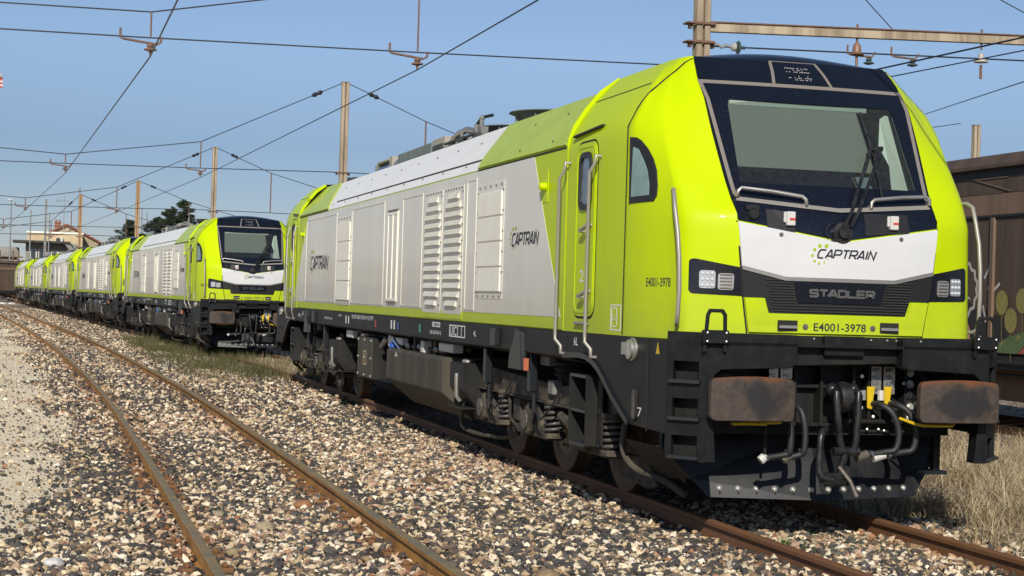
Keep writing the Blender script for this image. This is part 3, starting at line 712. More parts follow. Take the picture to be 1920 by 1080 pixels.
    for tx, y0, z0 in (('6L', 2.80, 1.355), ('7', 1.05, .84)):
        P('frame_lettering', text_mb(tx, -y0, -y0+(.12 if len(tx) > 1 else .10), z0, z0+.075, mpS2, .001, .01), TEXTW)
    # --- headstock, buffers, couplings
    hb = MB().box(-1.12, 1.12, .62, .68, .74, 1.40)
    for x in (-.55, -.31, -.08, .20, .34, .66, .80): hb.box(x-.012, x+.012, .50, .62, .82, 1.32)
    hb.box(-.62, .80, .52, .62, 1.30, 1.325).box(-.62, .80, .52, .62, .815, .84).box(-.62, .16, .54, .62, 1.12, 1.145)
    P('headstock', hb, BLACK)
    for z in np.linspace(.88, 1.25, 5): P('headstock_bolt', MB().lathe([(0, -.035), (.018, -.035), (.018, -.012), (.034, -.012), (.034, 0)], (.75, .60, z), (0, 1, 0), 12), ZINC)
    for z in (1.22, 1.09, .97): P('headstock_bolt', MB().lathe([(0, -.02), (.016, -.02), (.016, 0)], (.26, .50, z), (0, 1, 0), 8), ZINC)
    for s in (-1, 1):
        bx = s*.875
        outl_ = rounded(-.345, .345, -.165, .150, .045, 4); outl_ = [(p[0], p[1]+(.022*(1-(p[0]/.345)**2) if p[1] > 0 else 0)) for p in outl_]
        outl_ = [p for k, p in enumerate(outl_)]; top_ = [(q, .150+.022*(1-(q/.345)**2)) for q in (.2, .1, 0, -.1, -.2)]
        outl_ = outl_[:5]+top_+outl_[5:]
        bf = P('buffer', MB().lathe([(.14, .0), (.14, .30), (.115, .30), (.115, .56), (.17, .56), (.17, .60)], (bx, .03, 1.05), (0, 1, 0), 20), GREASE, smooth=35)
        P('buffer_head', patch([(bx+p[0], 1.05+p[1]) for p in outl_], lambda a, b, o: (a, .055-o+.02*((a-bx)/.345)**2, b), .055, .12), BUFF, bf, bevel=.006)
        P('uncoupling_handle', MB().tube([(s*.875-s*.37+s*.0, .3, .90), (bx-s*.30, .18, .865), (bx-.25 if s > 0 else bx-.12, .13, .855), (bx+.0 if s > 0 else bx+.16, .13, .855), (bx+.02 if s > 0 else bx+.18, .14, .875), (bx+.02, .30, .885)], .012, 6), YELL, bf)
    # hook and screw coupling
    hk = P('draw_hook', MB().prism([(.60, 1.00), (.30, 1.0), (.26, 1.04), (.24, 1.12), (.30, 1.17), (.40, 1.13), (.62, 1.10)], .0-.035, .035, 'x').lathe([(.055, -.03), (.055, .03)], (.0, .30, 1.10), (1, 0, 0), 12), GREASE, bevel=.01)
    P('hook_head', MB().lathe([(.06, -.06), (.115, -.05), (.125, 0), (.115, .05), (.06, .06)], (.02, .34, 1.06), (1, 0, 0), 18), GREASE, hk, smooth=40)
    for x in (-.075, .105):
        P('coupling_link', MB().tube([(x, .33, 1.12), (x*1.05, .24, 1.10), (x*1.0, .225, .95), (x*.75+.02, .24, .72), (x*.55+.03, .25, .66)], .028, 8).ball((x, .33, 1.12), .055, 8), GREASE, hk, smooth=60)
    P('coupling_screw', MB().cyl((-.09, .25, .64), (.13, .25, .64), .035, 10).tube([(.02, .25, .64), (-.01, .26, .52), (-.03, .28, .42)], .03, 8), GREASE, hk, smooth=50)
    P('coupling_shackle', MB().tube(spl([(-.10, .36, .80), (-.17, .28, .79), (-.20, .25, .72), (-.21, .24, .52), (-.19, .23, .44), (-.10, .22, .42)]), .028, 8), GREASE, hk, smooth=60)
    P('coupling_lever', MB().tube([(-.05, .22, .52), (.02, .15, .41)], [.016, .016], 8).tube([(.015, .155, .42), (.055, .115, .30)], [.014, .020], 8), DISC, hk)
    P('coupling_body', MB().cbox((-.08, .26, .42), (.20, .10, .10)).cbox((.0, .24, .47), (.10, .08, .12)), GREASE, hk, bevel=.02)
    # brake hoses and valves
    def hose(x, xt, zt, xb, zb, side, c=True):
        h = P('brake_hose', MB().tube(spl([(xt, .48, zt), (xt+side*.03, .38, zt), (xt+side*.10, .32, zt-.06), (xt+side*.15, .30, zt-.20), (xt+side*.13, .30, zt-.34), (xt+side*.05, .32, zb+.03), (xb, .34, zb)]), .026, 10), RUBBER, smooth=60)
        P('hose_end', MB().cyl((xb+side*.03, .34, zb+.01), (xb-side*.07, .34, zb-.02), .036, 10), PLASW if c else DISC, h)
        P('hose_clip', MB().cyl((xb+side*.075, .338, zb+.012), (xb+side*.055, .338, zb+.006), .036, 10), CHROME, h)
        return h
    for x, tape in ((.35, 0), (.50, 1)):
        h = hose(x, x, 1.0, x-.13, .60, 1, tape == 1)
        P('cock_handle', MB().hexa([(x-.045, .46, .965), (x-.005, .46, .955), (x-.005, .48, .955), (x-.045, .48, .965), (x-.05, .46, 1.14), (x+.02, .46, 1.14), (x+.02, .48, 1.14), (x-.05, .48, 1.14)]), YELL, h, bevel=.006)
        P('cock_body', MB().cyl((x-.06, .5, 1.03), (x-.06, .5, 1.11), .028, 8).cyl((x, .5, 1.0), (x+.05, .42, .985), .034, 8), PLASW if tape else CHROME, h)
    for x, tape in ((-.49, 1), (-.37, 0)): hose(x, x+.01, .98, x-.15 if x < -.4 else x-.08, .575, .35, tape == 1)
    for q in (MB().cyl((-.60, .40, .60), (-.60, .40, .85), .012, 6), MB().cyl((.10, .48, .86), (.62, .48, .86), .02, 8), MB().cyl((.2, .5, .78), (.65, .5, .78), .014, 8)): P('hose_pipe', q, BLACK)
    for x, ln2 in ((-.44, ('BP', 'HLL')), (-.56, ('CP', 'HLL')), (.34, ('BP', 'HLL', 'CO', 'TFA')), (.46, ('MP', 'HBL', 'CP', 'TOP'))):
        hgt = .055*len(ln2)
        pl = P('pipe_plate', MB().box(x, x+.10, .50, .506, 1.30-hgt, 1.30), STEEL)
        P('plate_lettering', merge(*[text_mb(tx, x+.02, x+.08, 1.30-.055*(k+1)+.014, 1.30-.055*k-.012, lambda a, b, o: (a, .4995-o, b), .0008, .01) for k, tx in enumerate(ln2)]), TEXTB, pl)
    for q, rr_ in (((.35, .45, .90), .016), ((.30, .45, .80), .012), ((.40, .45, .80), .012), ((.45, .45, .79), .010), ((.62, .46, 1.17), .016)): P('small_fitting', MB().ball(q, rr_), ZINC)
    # --- snow plough
    pm = MB()
    for s in (-1, 1):
        p = [(0, .60, .212), (s*.907, .772, .223), (s*1.03, .85, .36), (0, .68, .36), (s*1.248, .97, .60), (s*1.22, 1.05, .745), (0, .90, .745)]
        bk = [(a, b+.012, c_) for a, b, c_ in p]
        pm.add(p+bk, [(0, 1, 2, 3), (3, 2, 4, 5, 6), (7, 10, 9, 8), (10, 13, 12, 11, 9), (0, 7, 8, 1), (1, 8, 9, 2), (2, 9, 11, 4), (4, 11, 12, 5), (5, 12, 13, 6)])
    pg = P('snow_plough', pm, PLOW)
    for s in (-1, 1):
        for k in range(6):
            x = s*(.075+k*.148); f = abs(x)/.93
            zb_ = .292; y = .64+.165*f
            b_ = P('plough_bolt', MB().lathe([(0, -.022), (.012, -.022), (.012, -.008), (.024, -.006), (.024, .01)], (x, y, zb_), (0, 1, .35), 10), ZINC, pg)
            P('bolt_slot', MB().cbox((x, y-.012, zb_-.045), (.012, .02, .045)), SEAM, pg)
        P('plough_bracket', MB().prism([(1.0, .30), (1.6, .42), (1.7, .9), (1.2, .9)], s*1.0-.02, s*1.0+.02, 'x'), BLACK, pg)
        P('plough_end_plate', MB().add([(s*1.03, .85, .36), (s*1.248, .97, .60), (s*1.36, 1.55, .62), (s*1.10, 1.42, .30)], [(0, 1, 2, 3)]), BLACK, pg)
    P('side_step_bracket', MB().box(1.04, 1.10, .70, .76, .44, .76).box(.92, 1.12, .62, .80, .42, .45), EDGEB)
    return t, ends
SGLS = mat('side_pane', (0.22, 0.31, 0.28), 0.10, coat=0.4, var=.6, col2=(0.13, 0.19, 0.18), vscale=3)
SGLS2 = mat('door_pane', (0.05, 0.065, 0.07), 0.06, coat=0.6, var=.8, col2=(0.16, 0.19, 0.20), vscale=6)
STEPM = mat('step_tread', (0.06, 0.064, 0.07), 0.35, metal=0.7)
EDGEB = mat('blue_black_flange', (0.010, 0.013, 0.017), 0.38)
PLOW = mat('plough_paint', (0.013, 0.0138, 0.0155), 0.36, var=1, col2=(0.030, 0.029, 0.027), vscale=3.5, thr=(0.45, 0.7))
def mpS2(a, b, o): return mpS(a, b, .002+o)
LOUVM = mat('louvre_paint', (0.72, 0.69, 0.58), 0.5, var=.8, col2=(0.62, 0.59, 0.50), vscale=6)

def make_body(t):
    """long body between the cabs, roof and everything below the floor"""
    sides = []
    def P(name, mb, m, parent=None, side=False, **k):
        o = mb.build(name, m, t if parent is None else parent, **k)
        if side: sides.append(o)
        return o
    Y0, Y1 = 3.15, LL-3.15
    sec = [(1.43, 1.477), (1.43, 3.18), (1.33, 3.32), (1.12, 3.54), (.89, 3.78), (.80, 3.79), (.78, 3.70)]
    full = [(-x, z) for x, z in sec]+[(x, z) for x, z in sec[::-1]]
    P('body_shell', MB().prism(full, Y0, Y1, 'y'), LIME, bevel=.012)
    # white livery field on the side
    fld = [(-3.25, 1.60), (-4.27, 3.168), (-19.16, 3.168), (-20.8, 1.60)]
    P('side_field', patch(fld[::-1], mpS, .003, None), SILV, side=True)
    # white roof slope and lime roof panels standing proud
    def rp(bnd_f, bnd_r, z0, z1, off, m, name, nz=6):
        mb = MB(); n = nz+1
        for k in range(n):
            z = z0+(z1-z0)*k/nz; f = k/nz
            for y in (bnd_f[0]+(bnd_f[1]-bnd_f[0])*f, bnd_r[0]+(bnd_r[1]-bnd_r[0])*f):
                mb.v.append(mpR(-y, z, off)); mb.v.append(mpR(-y, z, 0.0))
        for k in range(nz):
            a, b = 4*k, 4*k+4
            for q in ((a, a+2, b+2, b), (a, b, b+1, a+1), (a+2, a+3, b+3, b+2)): mb.f.append(q); mb.mi.append(0)
        mb.f.append((0, 1, 3, 2)); mb.f.append((4*nz, 4*nz+2, 4*nz+3, 4*nz+1)); mb.mi += [0, 0]
        return P(name, mb, m, side=True)
    rp((6.55, 7.15), (16.95, 18.75), 3.182, 3.775, .006, ROOFW, 'white_roof_panel')
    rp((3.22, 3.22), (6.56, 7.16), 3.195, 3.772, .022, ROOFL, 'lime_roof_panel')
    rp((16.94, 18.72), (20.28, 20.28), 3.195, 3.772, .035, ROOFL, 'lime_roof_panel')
    P('roof_seam', strip([(-6.6, 3.315), (-16.6, 3.315)], .022, lambda a, b, o: mpR(a, b, .004+o), .004), SEAM, side=True)
    P('drip_line', strip([(-3.2, 3.178), (-6.55, 3.178)], .016, lambda a, b, o: mpS(a, b, o), .004), SEAM, side=True)
    P('drip_line', strip([(-16.95, 3.182), (-20.3, 3.182)], .014, lambda a, b, o: mpS(a, b, o), .004), SEAM, side=True)
    rv = MB()
    for y in np.arange(3.8, 19.5, 1.18):
        for z in (3.27, 3.60):
            q = mpR(-(y+(.5 if z > 3.5 else 0)), z, .022 if y < 6 else .006); rv.ball(q, .016, 6)
    P('roof_rivet', rv, DISC, side=True, kind='stuff')
    # doors, panels: thin raised edges
    def outlinep(y0, y1, z0, z1, m=SILV, w=.02, th=.006):
        return P('access_panel', frame_ring([(-y0, z0), (-y1, z0), (-y1, z1), (-y0, z1)], w, lambda a, b, o: mpS(a, b, .003+o), th), m, side=True)
    outlinep(15.95, 19.3, 1.62, 3.10); outlinep(11.88, 14.5, 1.62, 3.10); outlinep(9.35, 10.6, 1.62, 3.08); outlinep(6.55, 7.0, 1.62, 3.10)
    th = P('narrow_hatch', patch([(-11.58, 1.67), (-10.87, 1.67), (-10.87, 2.93), (-11.58, 2.93)], mpS, .014, None), SILV, side=True, bevel=.004)
    P('hatch_lip', MB().box(-1.456, -1.44, 10.87, 11.58, 2.93, 2.945).box(-1.456, -1.44, 10.95, 11.5, 1.655, 1.668)  , DISC, th)
    P('hatch_rib', frame_ring([(-11.56, 1.69), (-10.89, 1.69), (-10.89, 2.91), (-11.56, 2.91)], .03, lambda a, b, o: mpS(a, b, .014+o), .007), CREAM, th); P('hatch_rib', MB().box(-1.453, -1.443, 11.20, 11.24, 1.72, 2.88), CREAM, th)
    # twin louvre panels
    for y0, y1 in ((8.28, 9.15), (7.2, 8.07)):
        lv = P('louvre_panel', patch([(-y1-.06, 1.56), (-y0+.06, 1.56), (-y0+.06, 3.06), (-y1-.06, 3.06)], mpS, .008, None), SILV, side=True, bevel=.003)
        z0, z1, n = 1.63, 3.00, 13
        for k in range(n):
            za, zb = z0+(z1-z0)*k/n, z0+(z1-z0)*(k+1)/n
            ins = .17 if k in (0, n-1) else (.07 if k in (1, n-2) else 0.02)
            ya, yb = y0+ins, y1-ins
            s_ = MB().add([(-1.438, ya, zb), (-1.438, yb, zb), (-1.470, yb, za+.028), (-1.470, ya, za+.028), (-1.438, ya, za+.018), (-1.438, yb, za+.018)], [(0, 1, 2, 3), (3, 2, 5, 4), (0, 3, 4), (1, 5, 2)])
            P('slat', s_, LOUVM, lv)
        rb = MB()
        for k in range(7): rb.ball((-1.442, y0+.03+(y1-y0-.06)*k/6, 3.035), .012, 6)
        for k in range(8):
            rb.ball((-1.442, y0-.02, 1.66+k*.19), .012, 6)
        P('louvre_rivet', rb, DISC, lv, kind='stuff')
    P('louvre_skirt', MB().box(-1.436, -1.428, 7.1, 9.25, 1.505, 1.60), LIME, side=True)
    # filter panels of four pale plates
    for y0, y1, z0, z1 in ((5.40, 6.43, 1.82, 2.91), (14.62, 15.78, 1.655, 2.92)):
        fp = P('filter_panel', patch([(-y1-.05, z0-.07), (-y0+.05, z0-.07), (-y0+.05, z1+.10), (-y1-.05, z1+.10)], mpS, .007, None), SILV, side=True, bevel=.003)
        for k in range(4):
            za, zb = z0+(z1-z0)*k/4+.012, z0+(z1-z0)*(k+1)/4-.006
            P('filter_plate', MB().box(-1.453, -1.436, y0+.02, y1-.02, za, zb), CREAM, fp, bevel=.004)
        rb = MB()
        for k in range(5): rb.ball((-1.440, y0+.05+(y1-y0-.1)*k/4, z1+.06), .013, 6).ball((-1.440, y0+.05+(y1-y0-.1)*k/4, z0-.04), .013, 6)
        for k in range(6): rb.ball((-1.440, y0-.02, z0+(z1-z0)*k/5), .012, 6).ball((-1.440, y1+.02, z0+(z1-z0)*k/5), .012, 6)
        P('filter_rivet', rb, DISC, fp, kind='stuff')
    # logos on the side
    for ya, yb, zb, zt in ((5.02, 4.03, 2.295, 2.437), (18.70, 16.75, 2.165, 2.425)):
        lo = P('company_logo', stroke_word('CAPTRAIN', -ya, -yb, zb, zt, lambda a, b, o: mpS(a, b, .0038+o), .17, .25, .22, .002), TEXTB, side=True)
        sc = (ya-yb)/1.0; hh = (zt-zb)/.2
        for dx, dz, r in ((.0, .30, .030), (.10, .31, .032), (-.08, .23, .027), (-.11, .14, .023), (-.09, .05, .02), (-.02, -.03, .018), (.07, -.02, .015), (.13, .0, .010)):
            c = mpS(-ya+.04*sc+dx*sc, zb+dz*.85*hh, .0036); n = 12
            P('logo_dot', MB().add([(c[0]-.0015, c[1]-r*sc*math.cos(2*PI*k/n), c[2]+r*hh*math.sin(2*PI*k/n)) for k in range(n)], [tuple(range(n))]), LIMEDOT, lo)
    # --- under-frame with lettering
    fr = P('underframe', MB().prism([(-1.425, 1.476), (-1.425, 1.235), (-1.2, 1.18), (1.2, 1.18), (1.425, 1.235), (1.425, 1.476)], 3.0, LL-3.0, 'y'), BLACK, bevel=.008)
    mk = MB()
    mF = lambda a, b, o: (-1.427-o, -a, b)
    def W(s, y0, y1, z0, z1, m=TEXTW): return P('frame_lettering', text_mb(s, -y0, -y1, z0, z1, mF, .0015, .01), m, fr)
    W('92 87 0003 978-9 F-CPTF', 14.35, 12.55, 1.385, 1.445); W('UIC', 7.68, 7.35, 1.31, 1.42); W('RE-GP-E=2', 8.75, 8.15, 1.30, 1.345); W('BR 978', 8.60, 8.25, 1.40, 1.44)
    W('4L', 6.55, 6.42, 1.33, 1.39); W('A', 19.62, 19.45, 1.345, 1.43); W('120 t', 20.15, 19.72, 1.32, 1.38); W('5L', 4.82, 4.68, 1.52, 1.58); W('T', 5.60, 5.52, 1.36, 1.42); W('STOP 6.3', 17.0, 16.2, 1.33, 1.37); W('1435', 15.6, 15.3, 1.40, 1.43)
    for y in (11.2, 11.0, 14.86, 14.62): P('frame_mark', MB().add([mF(-y-.05, 1.30, .0012), mF(-y+.05, 1.30, .0012), mF(-y+.05, 1.42, .0012), mF(-y-.05, 1.42, .0012)], [(0, 1, 2, 3)]), TEXTW, fr)
    P('frame_label', merge(frame_ring([(-7.72, 1.295), (-6.95, 1.295), (-6.95, 1.435), (-7.72, 1.435)], .012, mF, .002), frame_ring([(-8.64, 1.39), (-8.22, 1.39), (-8.22, 1.45), (-8.64, 1.45)], .010, mF, .002), strip([(-7.30, 1.30), (-7.30, 1.43)], .01, mF, .002), strip([(-7.12, 1.30), (-7.12, 1.43)], .01, mF, .002)), TEXTW, fr)
    for y, m in ((9.35, GREEN), (12.35, RED), (10.75, BLUE)):
        P('frame_tag', MB().add([mF(-y-.05, 1.30, .002), mF(-y+.05, 1.30, .002), mF(-y+.05, 1.40, .002), mF(-y-.05, 1.40, .002)], [(0, 1, 2, 3)]), m, fr)
    # --- fuel tank and boxes (left and right)
    tk = [(-1.36, 1.03), (-1.40, 1.0), (-1.40, .60), (-1.0, .27), (1.0, .27), (1.40, .60), (1.40, 1.0), (1.36, 1.03)]
    mb = MB(); n = len(tk)
    mb.v = [(x, 8.12, z) for x, z in tk]+[(x, 11.6, z) for x, z in tk]
    mb.v = [(x, y, z) for x, y, z in mb.v]
    mb.f = [tuple(range(n))[::-1], tuple(range(n, 2*n))]+[(i, (i+1) % n, n+(i+1) % n, n+i) for i in range(n)]; mb.mi = [0]*len(mb.f)
    tank = P('fuel_tank', mb, TANK, bevel=.012)
    P('tank_tag', MB().add([(-1.402, 11.05, .93), (-1.402, 10.85, .93), (-1.402, 10.95, 1.0)], [(0, 1, 2)]), PLASW, tank)
    for s in (-1, 1):
        def bx(y0, y1, z0, z1, d=.36, taper=.16):
            a = s*1.42; b = s*(1.42-d); zm = z0+(z1-z0)*.42
            return MB().add([(a, y0, z1), (a, y1, z1), (b, y1, z1+.03), (b, y0, z1+.03), (a, y0, zm), (a, y1, zm), (a-s*taper, y0+.02, z0), (a-s*taper, y1-.02, z0), (b, y0, z0), (b, y1, z0)],
                            [(0, 1, 2, 3), (0, 4, 5, 1), (4, 6, 7, 5), (6, 8, 9, 7), (2, 9, 8, 3), (0, 3, 8, 6, 4), (1, 5, 7, 9, 2)])
        for y0, y1 in ((6.98, 7.66), (15.8, 16.5)):
            sb = P('sand_box', bx(y0, y1, .50, 1.0), BLACK, bevel=.01)
            P('sand_lid', MB().lathe([(.075, 0), (.075, .03), (.05, .04), (0, .04)], (s*1.28, (y0+y1)/2, 1.005), (0, 0, 1), 14), STEEL, sb, smooth=40)
            P('sight_slot', MB().tube([(s*1.425, y0+.30, .88), (s*1.425, y0+.30, .62), (s*1.38, y0+.3, .56)], .028, 8), STEEL, sb, smooth=60)
            P('box_shelf', MB().box(s*1.44 if s < 0 else s*1.0, s*1.0 if s < 0 else s*1.44, y0-.05, y1+.05, .485, .50), BLACK, sb)
        bb = P('battery_box', MB().box(min(s*1.41, s*.9), max(s*1.41, s*.9), 12.56, 13.78, .52, 1.13), BLACK, bevel=.01)
        P('box_cover', MB().box(min(s*1.425, s*1.41), max(s*1.425, s*1.41), 12.60, 13.74, .54, 1.12), TANK, bb)
        rb = MB()
        for y in (12.66, 13.17, 13.68):
            for z in (.57, .83, 1.09): rb.ball((s*1.426, y, z), .018, 6)
        P('cover_bolt', rb, ZINC, bb, kind='stuff')
        if s < 0:
            lf = lambda a, b, o: (-1.4255-o, -a, b)
            P('cover_label', merge(frame_ring([(-13.30, .72), (-13.02, .72), (-13.02, .93), (-13.30, .93)], .02, lf, .001), text_mb('AR', -13.25, -13.07, .84, .90, lf, .001), text_mb('W4', -13.25, -13.07, .75, .81, lf, .001)), YELLD, bb)
        # clutter above the tank
        cl = P('pipework', MB().cyl((s*1.25, 8.6, 1.08), (s*1.25, 11.9, 1.08), .035, 8).cyl((s*1.12, 7.9, 1.13), (s*1.12, 15.2, 1.13), .03, 8).box(min(s*1.3, s*1.05), max(s*1.3, s*1.05), 9.0, 9.12, 1.03, 1.2).box(min(s*1.3, s*1.05), max(s*1.3, s*1.05), 10.2, 10.3, 1.03, 1.2).tube([(s*1.3, 14.4, 1.15), (s*1.32, 14.1, .95), (s*1.28, 13.9, .8)], .03, 8), DIRT)
        P('pale_bracket', MB().prism([(11.45, 1.17), (11.95, 1.2), (11.95, 1.05), (11.75, .99)], s*1.30-.02, s*1.30+.02, 'x'), PLASW, cl, bevel=.012)
        for c_, z_ in (((s*1.28, 11.15, 1.13), (.10, .45, .10)), ((s*1.28, 9.6, 1.11), (.12, .18, .16)), ((s*1.25, 8.35, 1.14), (.14, .75, .11)), ((s*1.28, 14.95, 1.13), (.14, .55, .12)), ((s*1.30, 13.85, 1.10), (.08, .26, .14))): P('pale_casing', MB().cbox(c_, z_), PLASW, cl, bevel=.012)
        P('valve_cap', MB().ball((s*1.30, 11.62, 1.05), .065, 10), BLUE, cl, smooth=60)
        for q in (MB().ball((s*1.3, 10.6, 1.09), .05, 8), MB().ball((s*1.3, 9.9, 1.1), .04, 8), MB().cyl((s*1.33, 10.95, 1.02), (s*1.33, 11.45, 1.14), .03, 8), MB().cyl((s*1.33, 12.3, 1.02), (s*1.33, 11.95, 1.15), .045, 8), MB().ball((s*1.3, 8.9, 1.1), .04, 8)): P('fitting', q, CHROME, cl)
        P('clip', MB().cyl((s*1.35, 13.6, 1.12), (s*1.35, 13.35, 1.08), .03, 8), RED, cl)
    # --- bogies
    def bogie(yc_, flip):
        f = -1 if flip else 1          # f=+1: front bogie, buffers towards -y
        Y = lambda d: yc_+f*d
        for d in (-1.85, 0, 1.85):
            ws = P('wheelset', MB().cyl((-.70, Y(d), .53), (.70, Y(d), .53), .09, 12), DIRT)
            for s in (-1, 1):
                P('wheel', MB().lathe([(.36, -.012), (.40, -.03), (.51, -.03), (.53, -.025), (.535, .06), (.56, .10), (.565, .115), (.55, .125), (.40, .12), (.36, .10)], (s*.815, Y(d), .535), (-s, 0, 0), 40), WHEEL, ws, smooth=35)
                dm = MB().lathe([(0, -.045), (.10, -.045), (.14, -.02), (.36, -.018), (.37, 0)], (s*.815, Y(d), .535), (-s, 0, 0), 32)
                P('brake_disc', dm, DISC, ws, smooth=35)
                hm = MB()
                for k in range(14):
                    a = 2*PI*k/14; hm.cbox((s*.838, Y(d)+.27*math.cos(a), .535+.27*math.sin(a)), (.012, .03, .03), Matrix.Rotation(a, 3, 'X'))
                P('vent_hole', hm, SEAM, ws, kind='stuff')
        fm = MB()
        for s in (-1, 1):
            pr = [(Y(-2.9), .95), (Y(-2.75), .78), (Y(-2.1), .74), (Y(2.1), .74), (Y(2.75), .80), (Y(2.9), .95), (Y(2.2), 1.0), (Y(.7), .96), (Y(-.9), .93), (Y(-2.2), .98)]
            fm.prism(pr, s*1.14-.07, s*1.14+.07, 'x')
            fm.box(min(s*1.24, s*1.02), max(s*1.24, s*1.02), min(Y(-2.6), Y(2.6)), max(Y(-2.6), Y(2.6)), .725, .745)
        fm.box(-1.0, 1.0, Y(-1.0)-.12, Y(-1.0)+.12, .62, .92).box(-1.0, 1.0, Y(1.0)-.12, Y(1.0)+.12, .62, .92).box(-1.0, 1.0, Y(-2.7)-.06, Y(-2.7)+.06, .7, .92)
        bf = P('bogie_frame', fm, DIRT, bevel=.012)
        for s in (-1, 1):
            for d, wd in ((-1.85, 1), (0, 1), (1.85, 1)):
                ab = P('axle_box', MB().prism([(Y(d-.62), .44), (Y(d-.55), .36), (Y(d+.55), .36), (Y(d+.62), .44), (Y(d+.30), .50), (Y(d+.20), .70), (Y(d-.20), .70), (Y(d-.30), .50)], s*1.12-.09, s*1.12+.09, 'x').lathe([(.16, -.02), (.16, .09), (.12, .11), (0, .11)], (s*1.17, Y(d), .53), (s, 0, 0), 16), DIRT, bevel=.012)
                P('box_cover', MB().lathe([(.10, 0), (.10, .018), (0, .02)], (s*1.285, Y(d), .53), (s, 0, 0), 14), DISC, ab)
                P('box_bolt', MB().cyl((s*1.1, Y(d-.2), .43), (s*1.1, Y(d-.2), .53), .02, 6).cyl((s*1.1, Y(d+.2), .43), (s*1.1, Y(d+.2), .53), .02, 6), DIRT, ab)
            # coil springs ahead of each axle
            for d in (-2.45, -.62, 1.15):
                pts = []
                for k in range(5*14+1):
                    a = 2*PI*k/14; pts.append((s*1.16+.088*math.cos(a), Y(d)+.088*math.sin(a), 0.445+.28*k/70))
                sp = P('coil_spring', MB().tube(pts, .0195, 7), SPRING, smooth=70)
                P('spring_seat', MB().lathe([(.125, -.03), (.125, .0), (.105, .02), (0, .02)], (s*1.16, Y(d), .425), (0, 0, 1), 16).lathe([(.105, 0), (.12, .02), (.12, .05)], (s*1.16, Y(d), .72), (0, 0, 1), 16), DIRT, sp, smooth=40)
                P('spring_core', MB().cyl((s*1.16, Y(d), .43), (s*1.16, Y(d), .73), .045, 8), SEAM, sp)
            # dampers and brackets
            for d, z0, z1 in ((1.35, .83, 1.21), (-.42, .84, 1.22)):
                dp = P('damper', MB().cbox((s*1.34, Y(d), (z0+z1)/2), (.085, .10, z1-z0)), EDGEB, bevel=.01)
                P('damper_cable', MB().tube([(s*1.32, Y(d), z0), (s*1.34, Y(d-.12), z0-.18), (s*1.33, Y(d-.3), z0-.26), (s*1.30, Y(d-.55), z0-.12), (s*1.25, Y(d-.65), z0+.05)], .011, 6).tube([(s*1.32, Y(d), z0), (s*1.33, Y(d+.02), z0-.3), (s*1.25, Y(d+.1), z0-.42)], .012, 6), RUBBER, dp)
            P('lifting_bracket', MB().prism([(Y(-.18), 1.46), (Y(-.36), 1.44), (Y(-.45), 1.05), (Y(.05), 1.05), (Y(.02), 1.2), (Y(-.12), 1.34)], s*1.44-.03, s*1.44+.03, 'x'), EDGEB, bevel=.008)
            P('bracket_clip', MB().cbox((s*1.42, Y(-.42), 1.11), (.05, .08, .12)), RUST2)
            for c_, z_ in (((s*1.22, Y(-.62), 1.16), (.12, .30, .10)), ((s*1.25, Y(.05), 1.17), (.08, .12, .14)), ((s*1.20, Y(-.75), .90), (.10, .18, .14))): P('junction_box', MB().cbox(c_, z_), PLASD, bevel=.01)
            P('hanging_hook', MB().cbox((s*1.45, Y(.67), 1.35), (.06, .22, .18)), EDGEB, bevel=.01)
            P('air_spring', MB().lathe([(.20, 0), (.24, .03), (.20, .06), (.24, .09), (.20, .12), (.24, .15), (.20, .18)], (s*1.0, Y(-.85), 1.0), (0, 0, 1), 20), RUBBER, smooth=50)
            # step ladder below the door
            ld = P('door_ladder', MB().cbox((s*1.37, Y(-2.42), .78), (.11, .03, .62)).cbox((s*1.32, Y(-1.95), .78), (.22, .03, .62)).cbox((s*1.27, Y(-2.2), .78), (.02, .5, .62)), BLACK, bevel=.006)
            for z in (1.085, .775, .475): P('tread', MB().cbox((s*1.34, Y(-2.17), z), (.17, .46, .03)), STEPM, ld, bevel=.005)
            # rail guard / sanding shoe before the first wheel
            P('rail_guard', MB().prism([(Y(-2.05), .40), (Y(-2.85), .42), (Y(-3.15), .20), (Y(-2.9), .15), (Y(-2.2), .19), (Y(-2.03), .28)], s*.98-.02, s*.98+.02, 'x'), DIRT, bevel=.008)
            P('sand_hose', MB().tube(spl([(s*1.25, Y(-3.0), .72), (s*1.27, Y(-3.02), .50), (s*1.22, Y(-3.2), .36), (s*1.1, Y(-3.55), .30), (s*.98, Y(-3.75), .20)]), .03, 8), TANK, smooth=60)
            P('air_hose', MB().tube(spl([(s*1.28, Y(2.55), .55), (s*1.30, Y(2.65), .30), (s*1.22, Y(2.45), .20), (s*1.05, Y(1.7), .20), (s*.98, Y(1.3), .28)]), .026, 8), TANK, smooth=60)
            P('brake_rigging', MB().tube([(s*1.18, Y(1.75), .70), (s*1.24, Y(1.7), .62), (s*1.22, Y(1.55), .50), (s*1.15, Y(1.4), .42)], .03, 7), DIRT)
            for nm_, q in (('caliper', MB().cbox((s*1.16, Y(.55), .60), (.12, .25, .22))), ('brake_cylinder', MB().cyl((s*1.2, Y(-1.3), .58), (s*1.2, Y(-1.0), .64), .05, 8)), ('link_joint', MB().ball((s*1.2, Y(1.2), .55), .06, 8)), ('brake_pipe', MB().tube([(s*1.2, Y(.9), .72), (s*1.24, Y(.75), .5), (s*1.2, Y(.6), .42)], .02, 6)), ('bogie_box', MB().cbox((s*1.12, Y(-1.15), .84), (.10, .2, .12)))): P(nm_, q, PLASD if nm_ in ('link_joint', 'bogie_box') else DIRT)
    bogie(4.85, False); bogie(LL-4.85, True)
    # --- roof equipment
    P('roof_trough', MB().box(-.78, .78, 4.0, LL-4.0, 3.66, 3.72), ROOFD)
